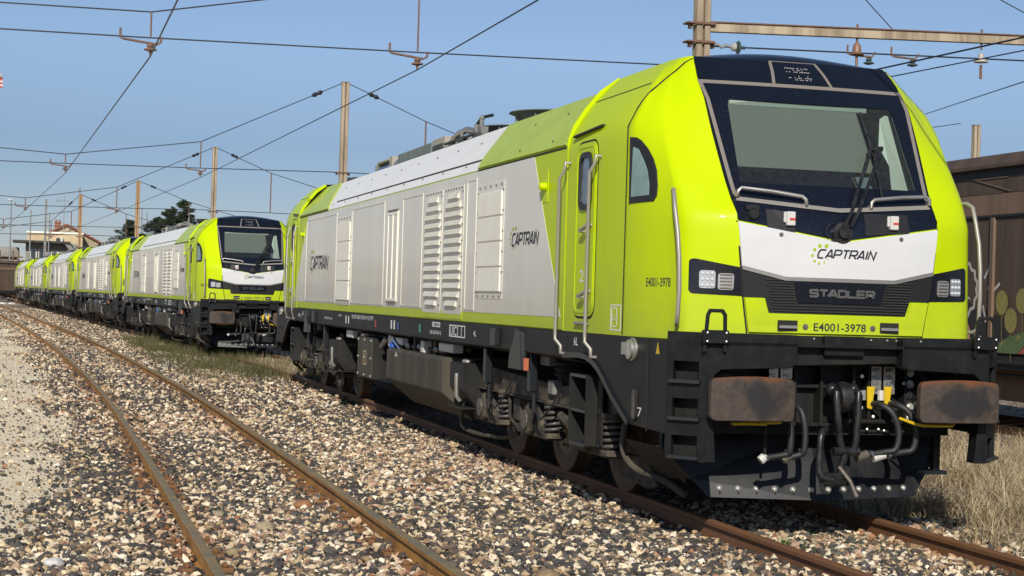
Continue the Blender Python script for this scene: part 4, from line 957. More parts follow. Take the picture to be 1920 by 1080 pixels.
    for y, r, h in ((8.3, .58, .20), (10.2, .45, .20)):
        fn = P('roof_fan', MB().lathe([(r*.72, 0), (r*.74, h*.55), (r*.86, h*.85), (r, h), (r*.985, h+.012), (r*.80, h*.9)], (-.02, y, 3.86), (0, 0, 1), 36), ROOFG, smooth=50)
        P('fan_rib', merge(*[MB().cbox((-.02+r*.80*math.cos(a), y+r*.80*math.sin(a), 3.86+h*.5), (.10, .02, h*.8), Matrix.Rotation(a, 3, 'Z')) for a in np.linspace(0, 2*PI, 9)[:-1]]), PLASD, fn)
        P('fan_hub', MB().lathe([(.12, 0), (.12, .1), (0, .14)], (-.02, y, 3.95), (0, 0, 1), 14), ROOFD, fn)
    P('roof_box', MB().box(-.70, .70, 11.6, 13.4, 3.72, 3.95), ROOFD, bevel=.02)
    P('roof_beam', MB().box(-.72, -.62, 12.2, 14.6, 3.74, 4.0), ROOFG, bevel=.012)
    P('roof_cabinet', MB().box(-.68, -.2, 11.5, 12.3, 3.76, 4.04).box(-.66, -.2, 16.5, 16.85, 3.76, 3.99), ROOFT, bevel=.012)
    P('roof_silencer', MB().cyl((-.48, 14.5, 3.82), (-.48, 16.6, 3.82), .20, 16).box(-.70, -.3, 14.35, 14.5, 3.76, 4.0), BLUEG, smooth=40)
    P('silencer_band', MB().box(-.69, -.25, 15.2, 15.45, 3.76, 4.03).box(-.69, -.6, 15.5, 16.5, 3.97, 4.01), ROOFT, bevel=.01)
    P('roof_pipe', MB().tube([(-.68, 11.3, 3.76), (-.67, 11.05, 3.92), (-.66, 10.75, 4.0), (-.64, 10.35, 4.02), (-.58, 10.1, 3.98)], .045, 10), STEEL, smooth=60)
    P('roof_rail', MB().cyl((-.72, 9.2, 3.84), (-.72, 11.6, 3.84), .02, 6).cyl((-.72, 9.6, 3.90), (-.72, 11.3, 3.90), .022, 6).box(-.74, -.66, 10.2, 10.5, 3.78, 3.92).box(-.74, -.68, 9.4, 9.6, 3.78, 3.90), ROOFD)
    P('roof_valve', MB().cyl((-.62, 9.9, 3.9), (-.62, 9.9, 4.05), .035, 8).cyl((-.60, 9.72, 3.8), (-.60, 9.72, 4.10), .03, 8).ball((-.60, 9.72, 4.12), .04, 8).cbox((-.62, 9.55, 3.92), (.10, .14, .14)).cyl((-.7, 10.9, 3.8), (-.7, 10.9, 3.98), .03, 6).cyl((-.7, 10.4, 3.8), (-.7, 10.4, 3.98), .025, 6), PLASD)
    P('roof_hose', MB().tube([(-.62, 10.1, 3.85), (-.60, 10.0, 4.05), (-.58, 9.8, 4.14), (-.5, 9.55, 4.15)], .022, 8), RUBBER, smooth=60)
    P('roof_hook', MB().tube([(-.6, 19.9, 3.78), (-.6, 19.85, 3.95), (-.6, 19.7, 3.95), (-.6, 19.6, 3.8)], .018, 6).cbox((-.55, 19.3, 3.86), (.2, .6, .12)), ROOFD)
    return sides
PLASD = mat('dull_grey_casting', (0.20, 0.20, 0.185), 0.6, var=.7, col2=(0.12, 0.11, 0.095), vscale=8)
YELLD = mat('ochre_label', (0.48, 0.36, 0.18), 0.6)
RUST2 = mat('orange_red_tag', (0.42, 0.12, 0.05), 0.6)

def copy_tree(o, parent=None, skip=()):
    c = o.copy(); COL.objects.link(c)
    if parent is not None: c.parent = parent
    for ch in o.children:
        if ch.name.split('.')[0] not in skip: copy_tree(ch, c, skip)
    return c

loco, end_parts = make_loco()
sides = make_body(loco)
turn = Matrix.Translation((0, LL, 0)) @ Matrix.Rotation(PI, 4, 'Z')
NOREAR = {'sun_blind', 'driver_seat', 'cab_lining', 'blind_rail', 'dashboard', 'small_fitting', 'hose_pipe', 'pipe_plate', 'led_row', 'grille_cell', 'wiper_hose', 'led_element', 'bolt_slot', 'headstock_bolt', 'beam_rivet'}
for p in end_parts:
    if p.name.split('.')[0] in NOREAR: continue
    c = copy_tree(p, loco, NOREAR); c.matrix_local = turn
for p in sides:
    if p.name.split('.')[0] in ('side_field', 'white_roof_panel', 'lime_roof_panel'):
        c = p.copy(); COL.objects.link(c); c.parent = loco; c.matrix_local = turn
# ------------------------------------------------------------------ track curves
LOX = ([-40, 22, 27, 32, 37, 60, 85, 110, 200, 400], [0, 0, -.06, -.25, -.53, -1.68, -3.10, -4.55, -9.9, -26])
LEX = ([-40, 1, 12, 20, 27, 35, 40, 52, 57, 81, 96, 135, 200, 400], [-4.2, -4.21, -4.23, -4.33, -4.56, -4.80, -4.99, -5.56, -5.78, -7.18, -7.98, -10.3, -14.5, -29])
RIX = ([-40, 30, 60, 100, 200, 400], [9.42, 9.42, 8.9, 7.2, 1.5, -12])
def smooth_tab(T):
    ys = np.arange(-40, 401, 1.0); x = np.interp(ys, *T)
    k = np.ones(9)/9
    for _ in range(2): x = np.convolve(np.pad(x, 4, 'edge'), k, 'valid')
    x[:5] = T[1][0]
    return ys, x
LO, LE, RI = smooth_tab(LOX), smooth_tab(LEX), smooth_tab(RIX)
fx = lambda T, y: float(np.interp(y, T[0], T[1]))
gz = lambda y: max(0.0, y-35)*.001
RAILM = mat('rusty_rail', (0.19, 0.088, 0.045), 0.6, spec=.3, var=1, col2=(0.20, 0.095, 0.035), vscale=2.2, bump=.1, bscale=30)
RAILL = mat('ochre_rusty_rail', (0.44, 0.225, 0.065), 0.65, spec=.2, var=1, col2=(0.28, 0.14, 0.055), vscale=2.0, bump=.1, bscale=30)
RAILT = mat('rail_running_top', (0.27, 0.195, 0.095), 0.6, metal=.0, spec=.12, var=1, col2=(0.17, 0.155, 0.12), vscale=5)
SLEEP = mat('old_timber_sleeper', (0.045, 0.035, 0.028), 0.85, var=1, col2=(0.09, 0.075, 0.06), vscale=14, bump=.4, bscale=50)
PROF = [(-.070, -.172), (.070, -.172), (.070, -.160), (.012, -.146), (.009, -.052), (.034, -.040), (.0355, -.010), (.028, 0), (-.028, 0), (-.0355, -.010), (-.034, -.040), (-.009, -.052), (-.012, -.146), (-.070, -.160)]
def rail_mb(T, off, y0, y1):
    ys = list(np.arange(y0, min(y1, 60), .8))+list(np.arange(max(y0, 60), y1, 3.0)); mb = MB(); n = len(PROF)
    for y in ys:
        x = fx(T, y); dx = (fx(T, y+1)-fx(T, y-1))/2; l = math.hypot(1, dx); nx, ny = 1/l, -dx/l
        for a, b in PROF: mb.v.append((x+nx*(off+a), y+ny*(off+a), gz(y)+b))
    for i in range(len(ys)-1):
        for k in range(n):
            mb.f.append((i*n+k, i*n+(k+1) % n, (i+1)*n+(k+1) % n, (i+1)*n+k)); mb.mi.append(1 if k in (6, 7, 8) else 0)
    return mb
slm = MB().box(-1.28, 1.28, -.125, .125, -.26, -.125).mesh('sleeper', SLEEP, bevel=.01)
def track(label, T, y0, y1, m, sl0, sl1):
    t = thing('railway_track', label, 'railway track', (0, 0, 0))
    for s in (-1, 1):
        rail_mb(T, s*.7535, y0, y1).build('rail', [m, RAILT if T is LE else m], t, smooth=35)
    y = sl0; chm = MB().box(-.055, .055, -.075, .075, -.14, -.105).cyl((0, -.035, -.105), (0, -.035, -.08), .018, 6).cyl((0, .035, -.105), (0, .035, -.08), .018, 6).mesh('rail_chair', RAILM, bevel=.006) if sl1 > 10 else None
    while y < sl1:
        o = obj('sleeper', slm, t); o.location = (fx(T, y), y, gz(y)-.012); o.rotation_euler = (0, 0, -math.atan(fx(T, y+.5)-fx(T, y-.5)))
        if chm and y < 9:
            for q in (-.88, -.627, .627, .88):
                c = obj('rail_chair', chm, o); c.location = (q, 0, .012)
        y += .62
    return t
track('empty rusty track curving through the ballast on the left', LE, -6, 330, RAILL, -2.2, 42)
track('rusty track carrying the lime green engines', LO, -6, 200, RAILM, -2.2, 2.5)
track('track under the brown covered wagon on the right', RI, -20, 120, RAILM, -1, 2)
# chairs and bolts at the rails of the near sleepers would be buried in ballast

# ------------------------------------------------------------------ ground
gm = bpy.data.materials.new('stony_ground'); gm.use_nodes = True
N, L = gm.node_tree.nodes, gm.node_tree.links
b = N['Principled BSDF']; b.inputs['Roughness'].default_value = .95; b.inputs['Specular IOR Level'].default_value = .1
tc = N.new('ShaderNodeTexCoord')
vo = N.new('ShaderNodeTexVoronoi'); vo.inputs['Scale'].default_value = 19; vo.inputs['Randomness'].default_value = 1
L.new(tc.outputs['Object'], vo.inputs['Vector'])
cr = N.new('ShaderNodeValToRGB'); cr.color_ramp.interpolation = 'CONSTANT'
STONEC = [(0.0, (0.060, 0.058, 0.056)), (.2, (0.105, 0.098, 0.090)), (.36, (0.16, 0.115, 0.08)), (.50, (0.27, 0.185, 0.115)), (.62, (0.40, 0.315, 0.215)), (.76, (0.50, 0.425, 0.32)), (.9, (0.22, 0.125, 0.085))]
while len(cr.color_ramp.elements) < len(STONEC): cr.color_ramp.elements.new(.5)
for e, (p, c) in zip(cr.color_ramp.elements, STONEC): e.position = p; e.color = (*c, 1)
sepc = N.new('ShaderNodeSeparateColor'); L.new(vo.outputs['Color'], sepc.inputs[0]); L.new(sepc.outputs[0], cr.inputs[0])
# sandy patches, soil and green tinge, all world-sized
n1 = N.new('ShaderNodeTexNoise'); n1.inputs['Scale'].default_value = .22; n1.inputs['Detail'].default_value = 7; n1.inputs['Roughness'].default_value = .6
L.new(tc.outputs['Object'], n1.inputs['Vector'])
sx = N.new('ShaderNodeSeparateXYZ'); L.new(tc.outputs['Object'], sx.inputs[0])
ma = N.new('ShaderNodeMapRange'); ma.inputs[1].default_value = -5.45; ma.inputs[2].default_value = -6.15; ma.inputs[3].default_value = 0; ma.inputs[4].default_value = .62
L.new(sx.outputs[0], ma.inputs[0])
mf = N.new('ShaderNodeMapRange'); mf.inputs[1].default_value = 48; mf.inputs[2].default_value = 85; mf.inputs[3].default_value = 1; mf.inputs[4].default_value = .25; L.new(sx.outputs[1], mf.inputs[0])
mm = N.new('ShaderNodeMath'); mm.operation = 'MULTIPLY'; L.new(ma.outputs[0], mm.inputs[0]); L.new(mf.outputs[0], mm.inputs[1])
ad = N.new('ShaderNodeMath'); ad.operation = 'ADD'; L.new(n1.outputs[0], ad.inputs[0]); L.new(mm.outputs[0], ad.inputs[1])
sr = N.new('ShaderNodeMapRange'); sr.inputs[1].default_value = .66; sr.inputs[2].default_value = .80; L.new(ad.outputs[0], sr.inputs[0])
n2 = N.new('ShaderNodeTexNoise'); n2.inputs['Scale'].default_value = 55; n2.inputs['Detail'].default_value = 5; L.new(tc.outputs['Object'], n2.inputs['Vector'])
sc2 = N.new('ShaderNodeValToRGB'); sc2.color_ramp.elements[0].position = .3; sc2.color_ramp.elements[1].position = .7
sc2.color_ramp.elements[0].color = (0.66, 0.54, 0.36, 1); sc2.color_ramp.elements[1].color = (0.95, 0.83, 0.60, 1); L.new(n2.outputs[0], sc2.inputs[0])
mx = N.new('ShaderNodeMix'); mx.data_type = 'RGBA'; L.new(sr.outputs[0], mx.inputs[0]); L.new(cr.outputs[0], mx.inputs[6]); L.new(sc2.outputs[0], mx.inputs[7])
n3 = N.new('ShaderNodeTexNoise'); n3.inputs['Scale'].default_value = .35; n3.inputs['Detail'].default_value = 9; L.new(tc.outputs['Object'], n3.inputs['Vector'])
g3 = N.new('ShaderNodeMapRange'); g3.inputs[1].default_value = .58; g3.inputs[2].default_value = .72; g3.inputs[4].default_value = .55; L.new(n3.outputs[0], g3.inputs[0])
m3 = N.new('ShaderNodeMix'); m3.data_type = 'RGBA'; gi_ = N.new('ShaderNodeMath'); gi_.operation = 'MULTIPLY_ADD'; gi_.inputs[1].default_value = -.85; gi_.inputs[2].default_value = 1; L.new(sr.outputs[0], gi_.inputs[0])
gj = N.new('ShaderNodeMath'); gj.operation = 'MULTIPLY'; L.new(g3.outputs[0], gj.inputs[0]); L.new(gi_.outputs[0], gj.inputs[1]); L.new(gj.outputs[0], m3.inputs[0]); L.new(mx.outputs[2], m3.inputs[6]); m3.inputs[7].default_value = (0.085, 0.085, 0.035, 1)
L.new(m3.outputs[2], b.inputs['Base Color'])
bp = N.new('ShaderNodeBump'); bp.inputs['Strength'].default_value = .9; bp.inputs['Distance'].default_value = .02; bp.invert = True
bs = N.new('ShaderNodeMapRange'); bs.inputs[3].default_value = .9; bs.inputs[4].default_value = .06; L.new(sr.outputs[0], bs.inputs[0]); L.new(bs.outputs[0], bp.inputs['Strength'])
L.new(vo.outputs['Distance'], bp.inputs['Height']); L.new(bp.outputs[0], b.inputs['Normal'])

def hgt(x, y):
    """ground height: gentle lumps, shoulders beside the rails"""
    h = -.150+.016*math.sin(x*1.7+y*.31)*math.sin(y*.83-x*.6)+.010*math.sin(x*4.1+1.3*y)
    if y < 400: h += gz(y)
    if x < -6: h += min(.03, (-6-x)*.02)
    return h
xs = sorted(set(list(np.arange(-9, 4.01, .25))+[-3000, -1200, -500, -200, -90, -40, -20, -13]+[5, 6, 8, 11, 15, 22, 40, 90, 200, 500, 1200, 3000]))
ys = sorted(set(list(np.arange(-4, 30, .3))+list(np.arange(30, 200, 4.0))+[-1500, -400, -100, -40, -20, -12, -7, 230, 300, 420, 700, 1500, 3500]))
mb = MB(); nx = len(xs)
for y in ys:
    for x in xs:
        h = hgt(x, y) if abs(x) < 60 and -15 < y < 300 else -.15
        mb.v.append((x, y, h))
mb.f = [(j*nx+i, j*nx+i+1, (j+1)*nx+i+1, (j+1)*nx+i) for j in range(len(ys)-1) for i in range(nx-1)]; mb.mi = [0]*len(mb.f)
struct(mb.build('ground', gm, smooth=80))

# ------------------------------------------------------------------ ballast: loose stones, one mass
stm = bpy.data.materials.new('ballast_stone'); stm.use_nodes = True
N, L = stm.node_tree.nodes, stm.node_tree.links
b = N['Principled BSDF']; b.inputs['Roughness'].default_value = .85; b.inputs['Specular IOR Level'].default_value = .25
at = N.new('ShaderNodeAttribute'); at.attribute_name = 'stone_colour'
nz = N.new('ShaderNodeTexNoise'); nz.inputs['Scale'].default_value = 45; nz.inputs['Detail'].default_value = 4
tc = N.new('ShaderNodeTexCoord'); L.new(tc.outputs['Object'], nz.inputs['Vector'])
mr = N.new('ShaderNodeMapRange'); mr.inputs[3].default_value = .72; mr.inputs[4].default_value = 1.22; L.new(nz.outputs[0], mr.inputs[0])
mu = N.new('ShaderNodeVectorMath'); mu.operation = 'SCALE'; L.new(at.outputs['Color'], mu.inputs[0]); L.new(mr.outputs[0], mu.inputs['Scale']); L.new(mu.outputs[0], b.inputs['Base Color'])
ICO_V = []; ph = (1+5**.5)/2
for a, c in ((-1, ph), (1, ph), (-1, -ph), (1, -ph)): ICO_V.append((a, c, 0))
for a, c in ((-1, ph), (1, ph), (-1, -ph), (1, -ph)): ICO_V.append((0, a, c))
for a, c in ((ph, -1), (ph, 1), (-ph, -1), (-ph, 1)): ICO_V.append((a, 0, c))
ICO_V = np.array(ICO_V)/math.hypot(1, ph)
ICO_F = np.array([(0, 11, 5), (0, 5, 1), (0, 1, 7), (0, 7, 10), (0, 10, 11), (1, 5, 9), (5, 11, 4), (11, 10, 2), (10, 7, 6), (7, 1, 8), (3, 9, 4), (3, 4, 2), (3, 2, 6), (3, 6, 8), (3, 8, 9), (4, 9, 5), (2, 4, 11), (6, 2, 10), (8, 6, 7), (9, 8, 1)])
OCT_V = np.array([(1, 0, 0), (-1, 0, 0), (0, 1, 0), (0, -1, 0), (0, 0, 1), (0, 0, -1)], float)
OCT_F = np.array([(0, 2, 4), (2, 1, 4), (1, 3, 4), (3, 0, 4), (2, 0, 5), (1, 2, 5), (3, 1, 5), (0, 3, 5)])
PAL = np.array([(.062, .057, .053), (.085, .078, .071), (.115, .10, .088), (.20, .145, .10), (.32, .215, .125), (.47, .35, .20), (.66, .52, .335), (.76, .64, .46), (.80, .71, .55), (.40, .20, .11), (.44, .29, .20)])
def hv(x, y):
    h = -.150+.016*np.sin(x*1.7+y*.31)*np.sin(y*.83-x*.6)+.010*np.sin(x*4.1+1.3*y)
    return h+np.maximum(0, y-35)*.001+np.where(x < -6, np.minimum(.03, (-6-x)*.02), 0)
def stones(name, n, y0, y1, V, F, smin, smax, bias=1.0, clear=.055):
    y = y0+(y1-y0)*rng.random(n)**bias
    xl = -6.55-.02*(y+1)-.3; xr = np.where(y < 2.0, 2.1, np.where(y < 24, 1.0, .9))
    lc = np.interp(y, *LE); oc = np.interp(y, *LO)
    x = xl+(xr-xl)*rng.random(n)
    # thin out in the sandy ground at the far left, in clumps
    cl = np.sin(x*1.1+y*.45)+np.sin(y*.9-x*.7+2)+.6*np.sin(y*2.3+x)
    sand = np.clip((lc-1.42-.20*cl-x)/.45, 0, 1)*np.clip((y-1.0+.6*cl)/2.2, .12, 1)
    keep = rng.random(n) > sand*(.74-.2*(cl > .85))
    for c in (lc-.7535, lc+.7535, oc-.7535, oc+.7535): keep &= np.abs(x-c) > clear
    keep &= ~((x > oc-.6) & (y > 3.2) & (y < 23))
    ks = (y+2.2)/.62; on = (np.abs(ks-np.round(ks))*.62 < .11) & (np.abs(x-lc) < 1.25) & (np.sin(np.round(ks)*5.3)+np.sin(x*3.1+np.round(ks)*1.7)+.5*np.sin(9*x) > .35)
    keep &= ~(on & (rng.random(n) < .85))
    x, y, sand = x[keep], y[keep], sand[keep]; n = len(x)
    s = smin+(smax-smin)*rng.random(n)**2.2
    s *= np.where((sand > .35) & (rng.random(n) < .9), .22+.25*rng.random(n), 1)
    z = hv(x, y)+s*(.25+.5*rng.random(n))-(.03 if clear > .1 else 0)
    # heap against the rails
    d = np.min([np.abs(x-np.interp(y, *T)-o) for T in (LE, LO) for o in (-.7535, .7535)], axis=0)
    z += .035*np.exp(-(d/.16)**2)*rng.random(n)
    q = rng.normal(size=(n, 4)); q /= np.linalg.norm(q, axis=1)[:, None]
    w, a, b_, c = q.T
    Rm = np.stack([1-2*(b_*b_+c*c), 2*(a*b_-w*c), 2*(a*c+w*b_), 2*(a*b_+w*c), 1-2*(a*a+c*c), 2*(b_*c-w*a), 2*(a*c-w*b_), 2*(b_*c+w*a), 1-2*(a*a+b_*b_)], 1).reshape(n, 3, 3)
    k = len(V)
    loc = V[None]*(1+.36*rng.normal(size=(n, k, 1)).clip(-1.2, 1.5))*np.stack([np.ones(n), .62+.38*rng.random(n), .42+.40*rng.random(n)], 1)[:, None, :]
    P_ = np.einsum('nij,nkj->nki', Rm, loc*s[:, None, None])
    P_[:, :, 2] *= .8
    P_ += np.stack([x, y, z], 1)[:, None, :]
    pat = np.sin(x*.9+.4*y)+np.sin(y*.63-x*1.3+1)+.5*np.sin(2.9*x+1.7*y)
    left = np.clip((-x-4.6)/1.2, 0, 1)*np.clip((14-y)/8, 0, 1)          # greyer crushed rock low on the left
    ci = rng.random(n); ci = np.clip(ci+.07*pat-.32*left*rng.random(n), 0, .999)
    bins = np.array([.17, .33, .43, .505, .575, .65, .77, .88, .94, .97, 1.0])
    col = PAL[np.searchsorted(bins, ci)]*(.84+.32*rng.random((n, 1)))
    rd_ = np.exp(-(d/.30)**2)[:, None]*rng.random((n, 1)); col = col*(1-rd_*np.array([.28, .46, .58]))
    me = bpy.data.meshes.new(name); m = len(F)
    me.vertices.add(n*k); me.vertices.foreach_set('co', P_.reshape(-1).astype(np.float32))
    fi = (F[None]+(np.arange(n)*k)[:, None, None]).reshape(-1)
    me.loops.add(len(fi)); me.loops.foreach_set('vertex_index', fi.astype(np.int32))
    me.polygons.add(n*m); me.polygons.foreach_set('loop_start', np.arange(n*m, dtype=np.int32)*3)
    me.update(calc_edges=True); me.shade_flat()
    ca = me.attributes.new('stone_colour', 'FLOAT_COLOR', 'POINT')
    ca.data.foreach_set('color', np.repeat(np.concatenate([col, np.ones((n, 1))], 1), k, 0).reshape(-1).astype(np.float32))
    me.materials.append(stm)
    o = obj(name, me, None, 'stuff'); tag(o, 'loose pale, brown and grey ballast stones spread between the rails' if y1 < 15 else 'ballast stones thinning out into the distance', 'ballast')
    return o
stones('gravel', 100000, -1.9, 11, ICO_V, ICO_F, .014, .040, 1.15)
stones('gravel_far', 90000, 11, 52, OCT_V, OCT_F, .022, .055, 1.3)
stones('gravel_far', 36000, 52, 125, OCT_V, OCT_F, .035, .075, 1.3, .12)
# a few larger cobbles
for (x, y), s, c, lab in (((-4.33, 1.55), .085, (.42, .33, .20), 'squared buff cobble between the left rails'), ((-3.80, 3.1), .075, (.34, .16, .07), 'round orange-brown cobble beside the inner rail'), ((-4.62, 2.35), .055, (.36, .29, .19), 'rounded tan cobble near the left rail'), ((-4.72, .35), .050, (.33, .25, .14), 'oval tan cobble low between the rails'), ((-2.25, 4.9), .085, (.17, .10, .055), 'large brown cobble between the two tracks'), ((-2.02, 3.6), .06, (.27, .20, .11), 'upright tan cobble between the two tracks'), ((-5.95, -.05), .06, (.62, .60, .56), 'flat white stone at the lower left edge'), ((-2.75, -.95), .075, (.30, .20, .11), 'ochre half buried cobble at the bottom edge')):
    bm = bmesh.new(); bmesh.ops.create_icosphere(bm, subdivisions=2, radius=s)
    r2 = random.Random(int(x*100))
    sc = (1.2, .8+.3*r2.random(), .55+.15*r2.random())
    for v in bm.verts: v.co = Vector((v.co.x*sc[0], v.co.y*sc[1], v.co.z*sc[2]))*(1+.10*r2.uniform(-1, 1))
    me = bpy.data.meshes.new('cobble'); bm.to_mesh(me); bm.free(); me.shade_smooth()
    me.materials.append(mat('cobble_%d' % int(s*1000+abs(x)*10), c, .85, var=1, col2=tuple(q*.65 for q in c), vscale=25, bump=.3, bscale=60))
    o = obj('cobble', me); o.location = (x, y, hgt(x, y)+.035); o.rotation_euler = (0, 0, r2.random()*3); tag(o, lab, 'stone')

# ------------------------------------------------------------------ grass
def grass_mat(name, c1, c2, c3):
    m = bpy.data.materials.new(name); m.use_nodes = True
    N, L = m.node_tree.nodes, m.node_tree.links; b = N['Principled BSDF']
    b.inputs['Roughness'].default_value = .8; b.inputs['Specular IOR Level'].default_value = .2
    g = N.new('ShaderNodeNewGeometry'); r = N.new('ShaderNodeValToRGB')
    r.color_ramp.elements[0].color = (*c1, 1); r.color_ramp.elements[1].color = (*c3, 1)
    e = r.color_ramp.elements.new(.5); e.color = (*c2, 1)
    L.new(g.outputs['Random Per Island'], r.inputs[0]); L.new(r.outputs[0], b.inputs['Base Color'])
    return m
DRYG = grass_mat('dry_straw', (.24, .175, .09), (.46, .36, .21), (.62, .52, .34))
MIXG = grass_mat('green_brown_grass', (.050, .075, .018), (.115, .105, .045), (.20, .155, .085))
GRNG = grass_mat('fresh_green_grass', (.035, .085, .015), (.06, .13, .02), (.11, .15, .04))
def blades(name, pts, h0, h1, m, label, w=.006, lean=.5, spread=.03, per=1, seg=4, kind='stuff', cat='grass', parent=None, curl=1.0):
    pts = np.repeat(np.asarray(pts, float), per, 0); n = len(pts)
    base = pts.copy(); base[:, :2] += rng.normal(size=(n, 2))*spread
    h = h0+(h1-h0)*rng.random(n)**1.5
    if pts.shape[1] > 3: h *= pts[:, 3]
    az = rng.random(n)*2*PI; ln = lean*(.3+rng.random(n)); wd = w*(.6+.8*rng.random(n))
    T = np.linspace(0, 1, seg+1)
    d = np.stack([np.cos(az), np.sin(az)], 1); pr = np.stack([-d[:, 1], d[:, 0]], 1)
    V = np.zeros((n, seg+1, 2, 3))
    for i, t in enumerate(T):
        out = ln*h*(t**1.7)*curl; up = h*(t-.32*ln*t*t*curl)
        c = np.concatenate([base[:, :2]+d*out[:, None], (base[:, 2]+up)[:, None]], 1)
        ww = wd*(1-t*.9)
        V[:, i, 0] = c; V[:, i, 0, :2] += pr*ww[:, None]/2
        V[:, i, 1] = c; V[:, i, 1, :2] -= pr*ww[:, None]/2
    k = 2*(seg+1)
    F = np.array([(2*i, 2*i+1, 2*i+3, 2*i+2) for i in range(seg)])
    fi = (F[None]+(np.arange(n)*k)[:, None, None]).reshape(-1)
    me = bpy.data.meshes.new(name); me.vertices.add(n*k); me.vertices.foreach_set('co', V.reshape(-1).astype(np.float32))
    me.loops.add(len(fi)); me.loops.foreach_set('vertex_index', fi.astype(np.int32))
    me.polygons.add(n*seg); me.polygons.foreach_set('loop_start', np.arange(n*seg, dtype=np.int32)*4); me.update(calc_edges=True)
    me.materials.append(m); me.shade_smooth()
    o = obj(name, me, parent, kind)
    if label: tag(o, label, cat)
    return o
def scatter(n, x0, x1, y0, y1, f=None):
    x = x0+(x1-x0)*rng.random(n); y = y0+(y1-y0)*rng.random(n)
    if f is not None:
        k = rng.random(n) < f(x, y); x, y = x[k], y[k]
    return np.stack([x, y, hv(x, y)-.02], 1)
clump = lambda x, y: np.clip(.5+.35*np.sin(2.3*x+1.1*y)+.3*np.sin(1.7*y-2.9*x+.7)+.2*np.sin(5.1*x+3.7*y), .05, 1)
def dens_r(x, y): return clump(x, y)*np.clip((x-1.25)/.7, 0, 1)
p = scatter(15000, 1.15, 7.6, -2.2, 9, dens_r); p = np.concatenate([p, (.55+.6*clump(p[:, 0], p[:, 1]))[:, None]], 1)
blades('dry_grass', p, .14, .46, DRYG, 'tall dry straw-coloured grass beside the track at the right edge', .008, 1.0, .06, 4, 4, curl=1.15)
p = scatter(9000, 1.7, 8.2, 9, 40, lambda x, y: clump(x, y)); p = np.concatenate([p, (.6+.5*clump(p[:, 0], p[:, 1]))[:, None]], 1)
blades('dry_grass', p, .12, .40, DRYG, 'dry grass further back between the engine and the brown wagon', .008, .9, .06, 3, 3)
p = scatter(900, 1.0, 2.4, -2.0, 3.5); blades('green_grass', p, .03, .10, GRNG, 'short fresh green grass at the foot of the dry grass', .006, .8, .04, 5, 3)
p = scatter(420, -.6, .65, -2.2, 1.0, lambda x, y: clump(x*1.3, y*2)); blades('green_grass', p, .03, .12, GRNG, 'green weeds between the rails in front of the plough', .006, 1.0, .03, 9, 3)
# big straw tussocks
TU = ((1.75, -.4, .42), (2.25, .5, .55), (1.95, 1.3, .48), (2.7, 1.6, .62), (2.4, -.9, .5), (3.0, .3, .6), (2.15, 2.6, .5), (3.1, 3.0, .66), (2.6, 4.2, .6), (3.7, 1.8, .6), (1.55, .55, .30), (3.6, 4.6, .6), (2.2, 5.4, .5), (4.3, 3.4, .6), (1.55, -1.2, .3), (3.3, -.6, .5), (2.9, 6.3, .6), (4.6, 5.6, .6), (5.2, 8.0, .7), (3.9, 8.2, .6))
tp_ = np.concatenate([np.concatenate([rng.normal(size=(240, 2))*.13+np.array([[x, y]]), np.full((240, 1), hgt(x, y)-.02), np.full((240, 1), hh)], 1) for x, y, hh in TU])
blades('dry_grass', tp_, .55, 1.35, DRYG, 'arching straw-coloured tussocks leaning over each other at the right edge', .0095, 1.15, .02, 1, 5, curl=1.25)
# weedy band in the gap between the first two engines
def band(x, y): return clump(x*1.2, y*.6)*np.clip(1.25-np.abs((x-np.interp(y, *LO))+1.2)/1.7, 0, 1)
p = scatter(17000, -3.3, 1.3, 24.2, 52, band); p = np.concatenate([p, (.6+.6*clump(p[:, 0], p[:, 1]))[:, None]], 1)
blades('wild_grass', p, .10, .42, MIXG, 'wild green and brown grass in the gap between the first two engines', .011, .7, .07, 6, 3)
p = scatter(1500, -.9, 1.0, 23.6, 34, lambda x, y: clump(x, y)); blades('dry_grass', p, .12, .42, DRYG, 'reddish dry grass between the rails in the gap', .010, .7, .06, 4, 3)
p = scatter(900, -3.0, -1.2, 1.5, 14, lambda x, y: clump(x*1.5, y)**3); blades('sparse_weeds', p, .015, .06, GRNG, 'tiny green weeds sprouting in the stones between the tracks', .006, 1.2, .035, 5, 3)
p = scatter(1600, -4.6, -1.8, 40, 150, lambda x, y: clump(x*1.2, y*.3)*.9); blades('wild_grass', p, .05, .20, MIXG, 'thin grass along the far engines', .02, .8, .2, 4, 2)
p = scatter(1500, .8, 1.6, 3, 23); blades('shade_weeds', p, .06, .25, MIXG, 'weeds in the shade on the far side of the nearest engine', .009, .7, .06, 3, 3)
p = scatter(420, -.7, -.2, 6, 17, clump); blades('shade_weeds', p, .04, .16, MIXG, 'dark weeds under the fuel tank', .008, .8, .05, 3, 3)
for x, y, s, lab in ((-.95, 17.2, .24, 'small feathery green weed by the rail under the rear bogie'), (-4.55, 2.95, .07, 'flat dark green weed beside a sleeper in the left track'), (-.35, 1.1-.55, .12, 'green leafy weed between the rails near the inner rail')):
    w = blades('weed', [(x, y, hgt(x, y))], s*.4, s, GRNG, None, .010, .9, s*.25, 70, 3, None); tag(w, lab, 'weed')

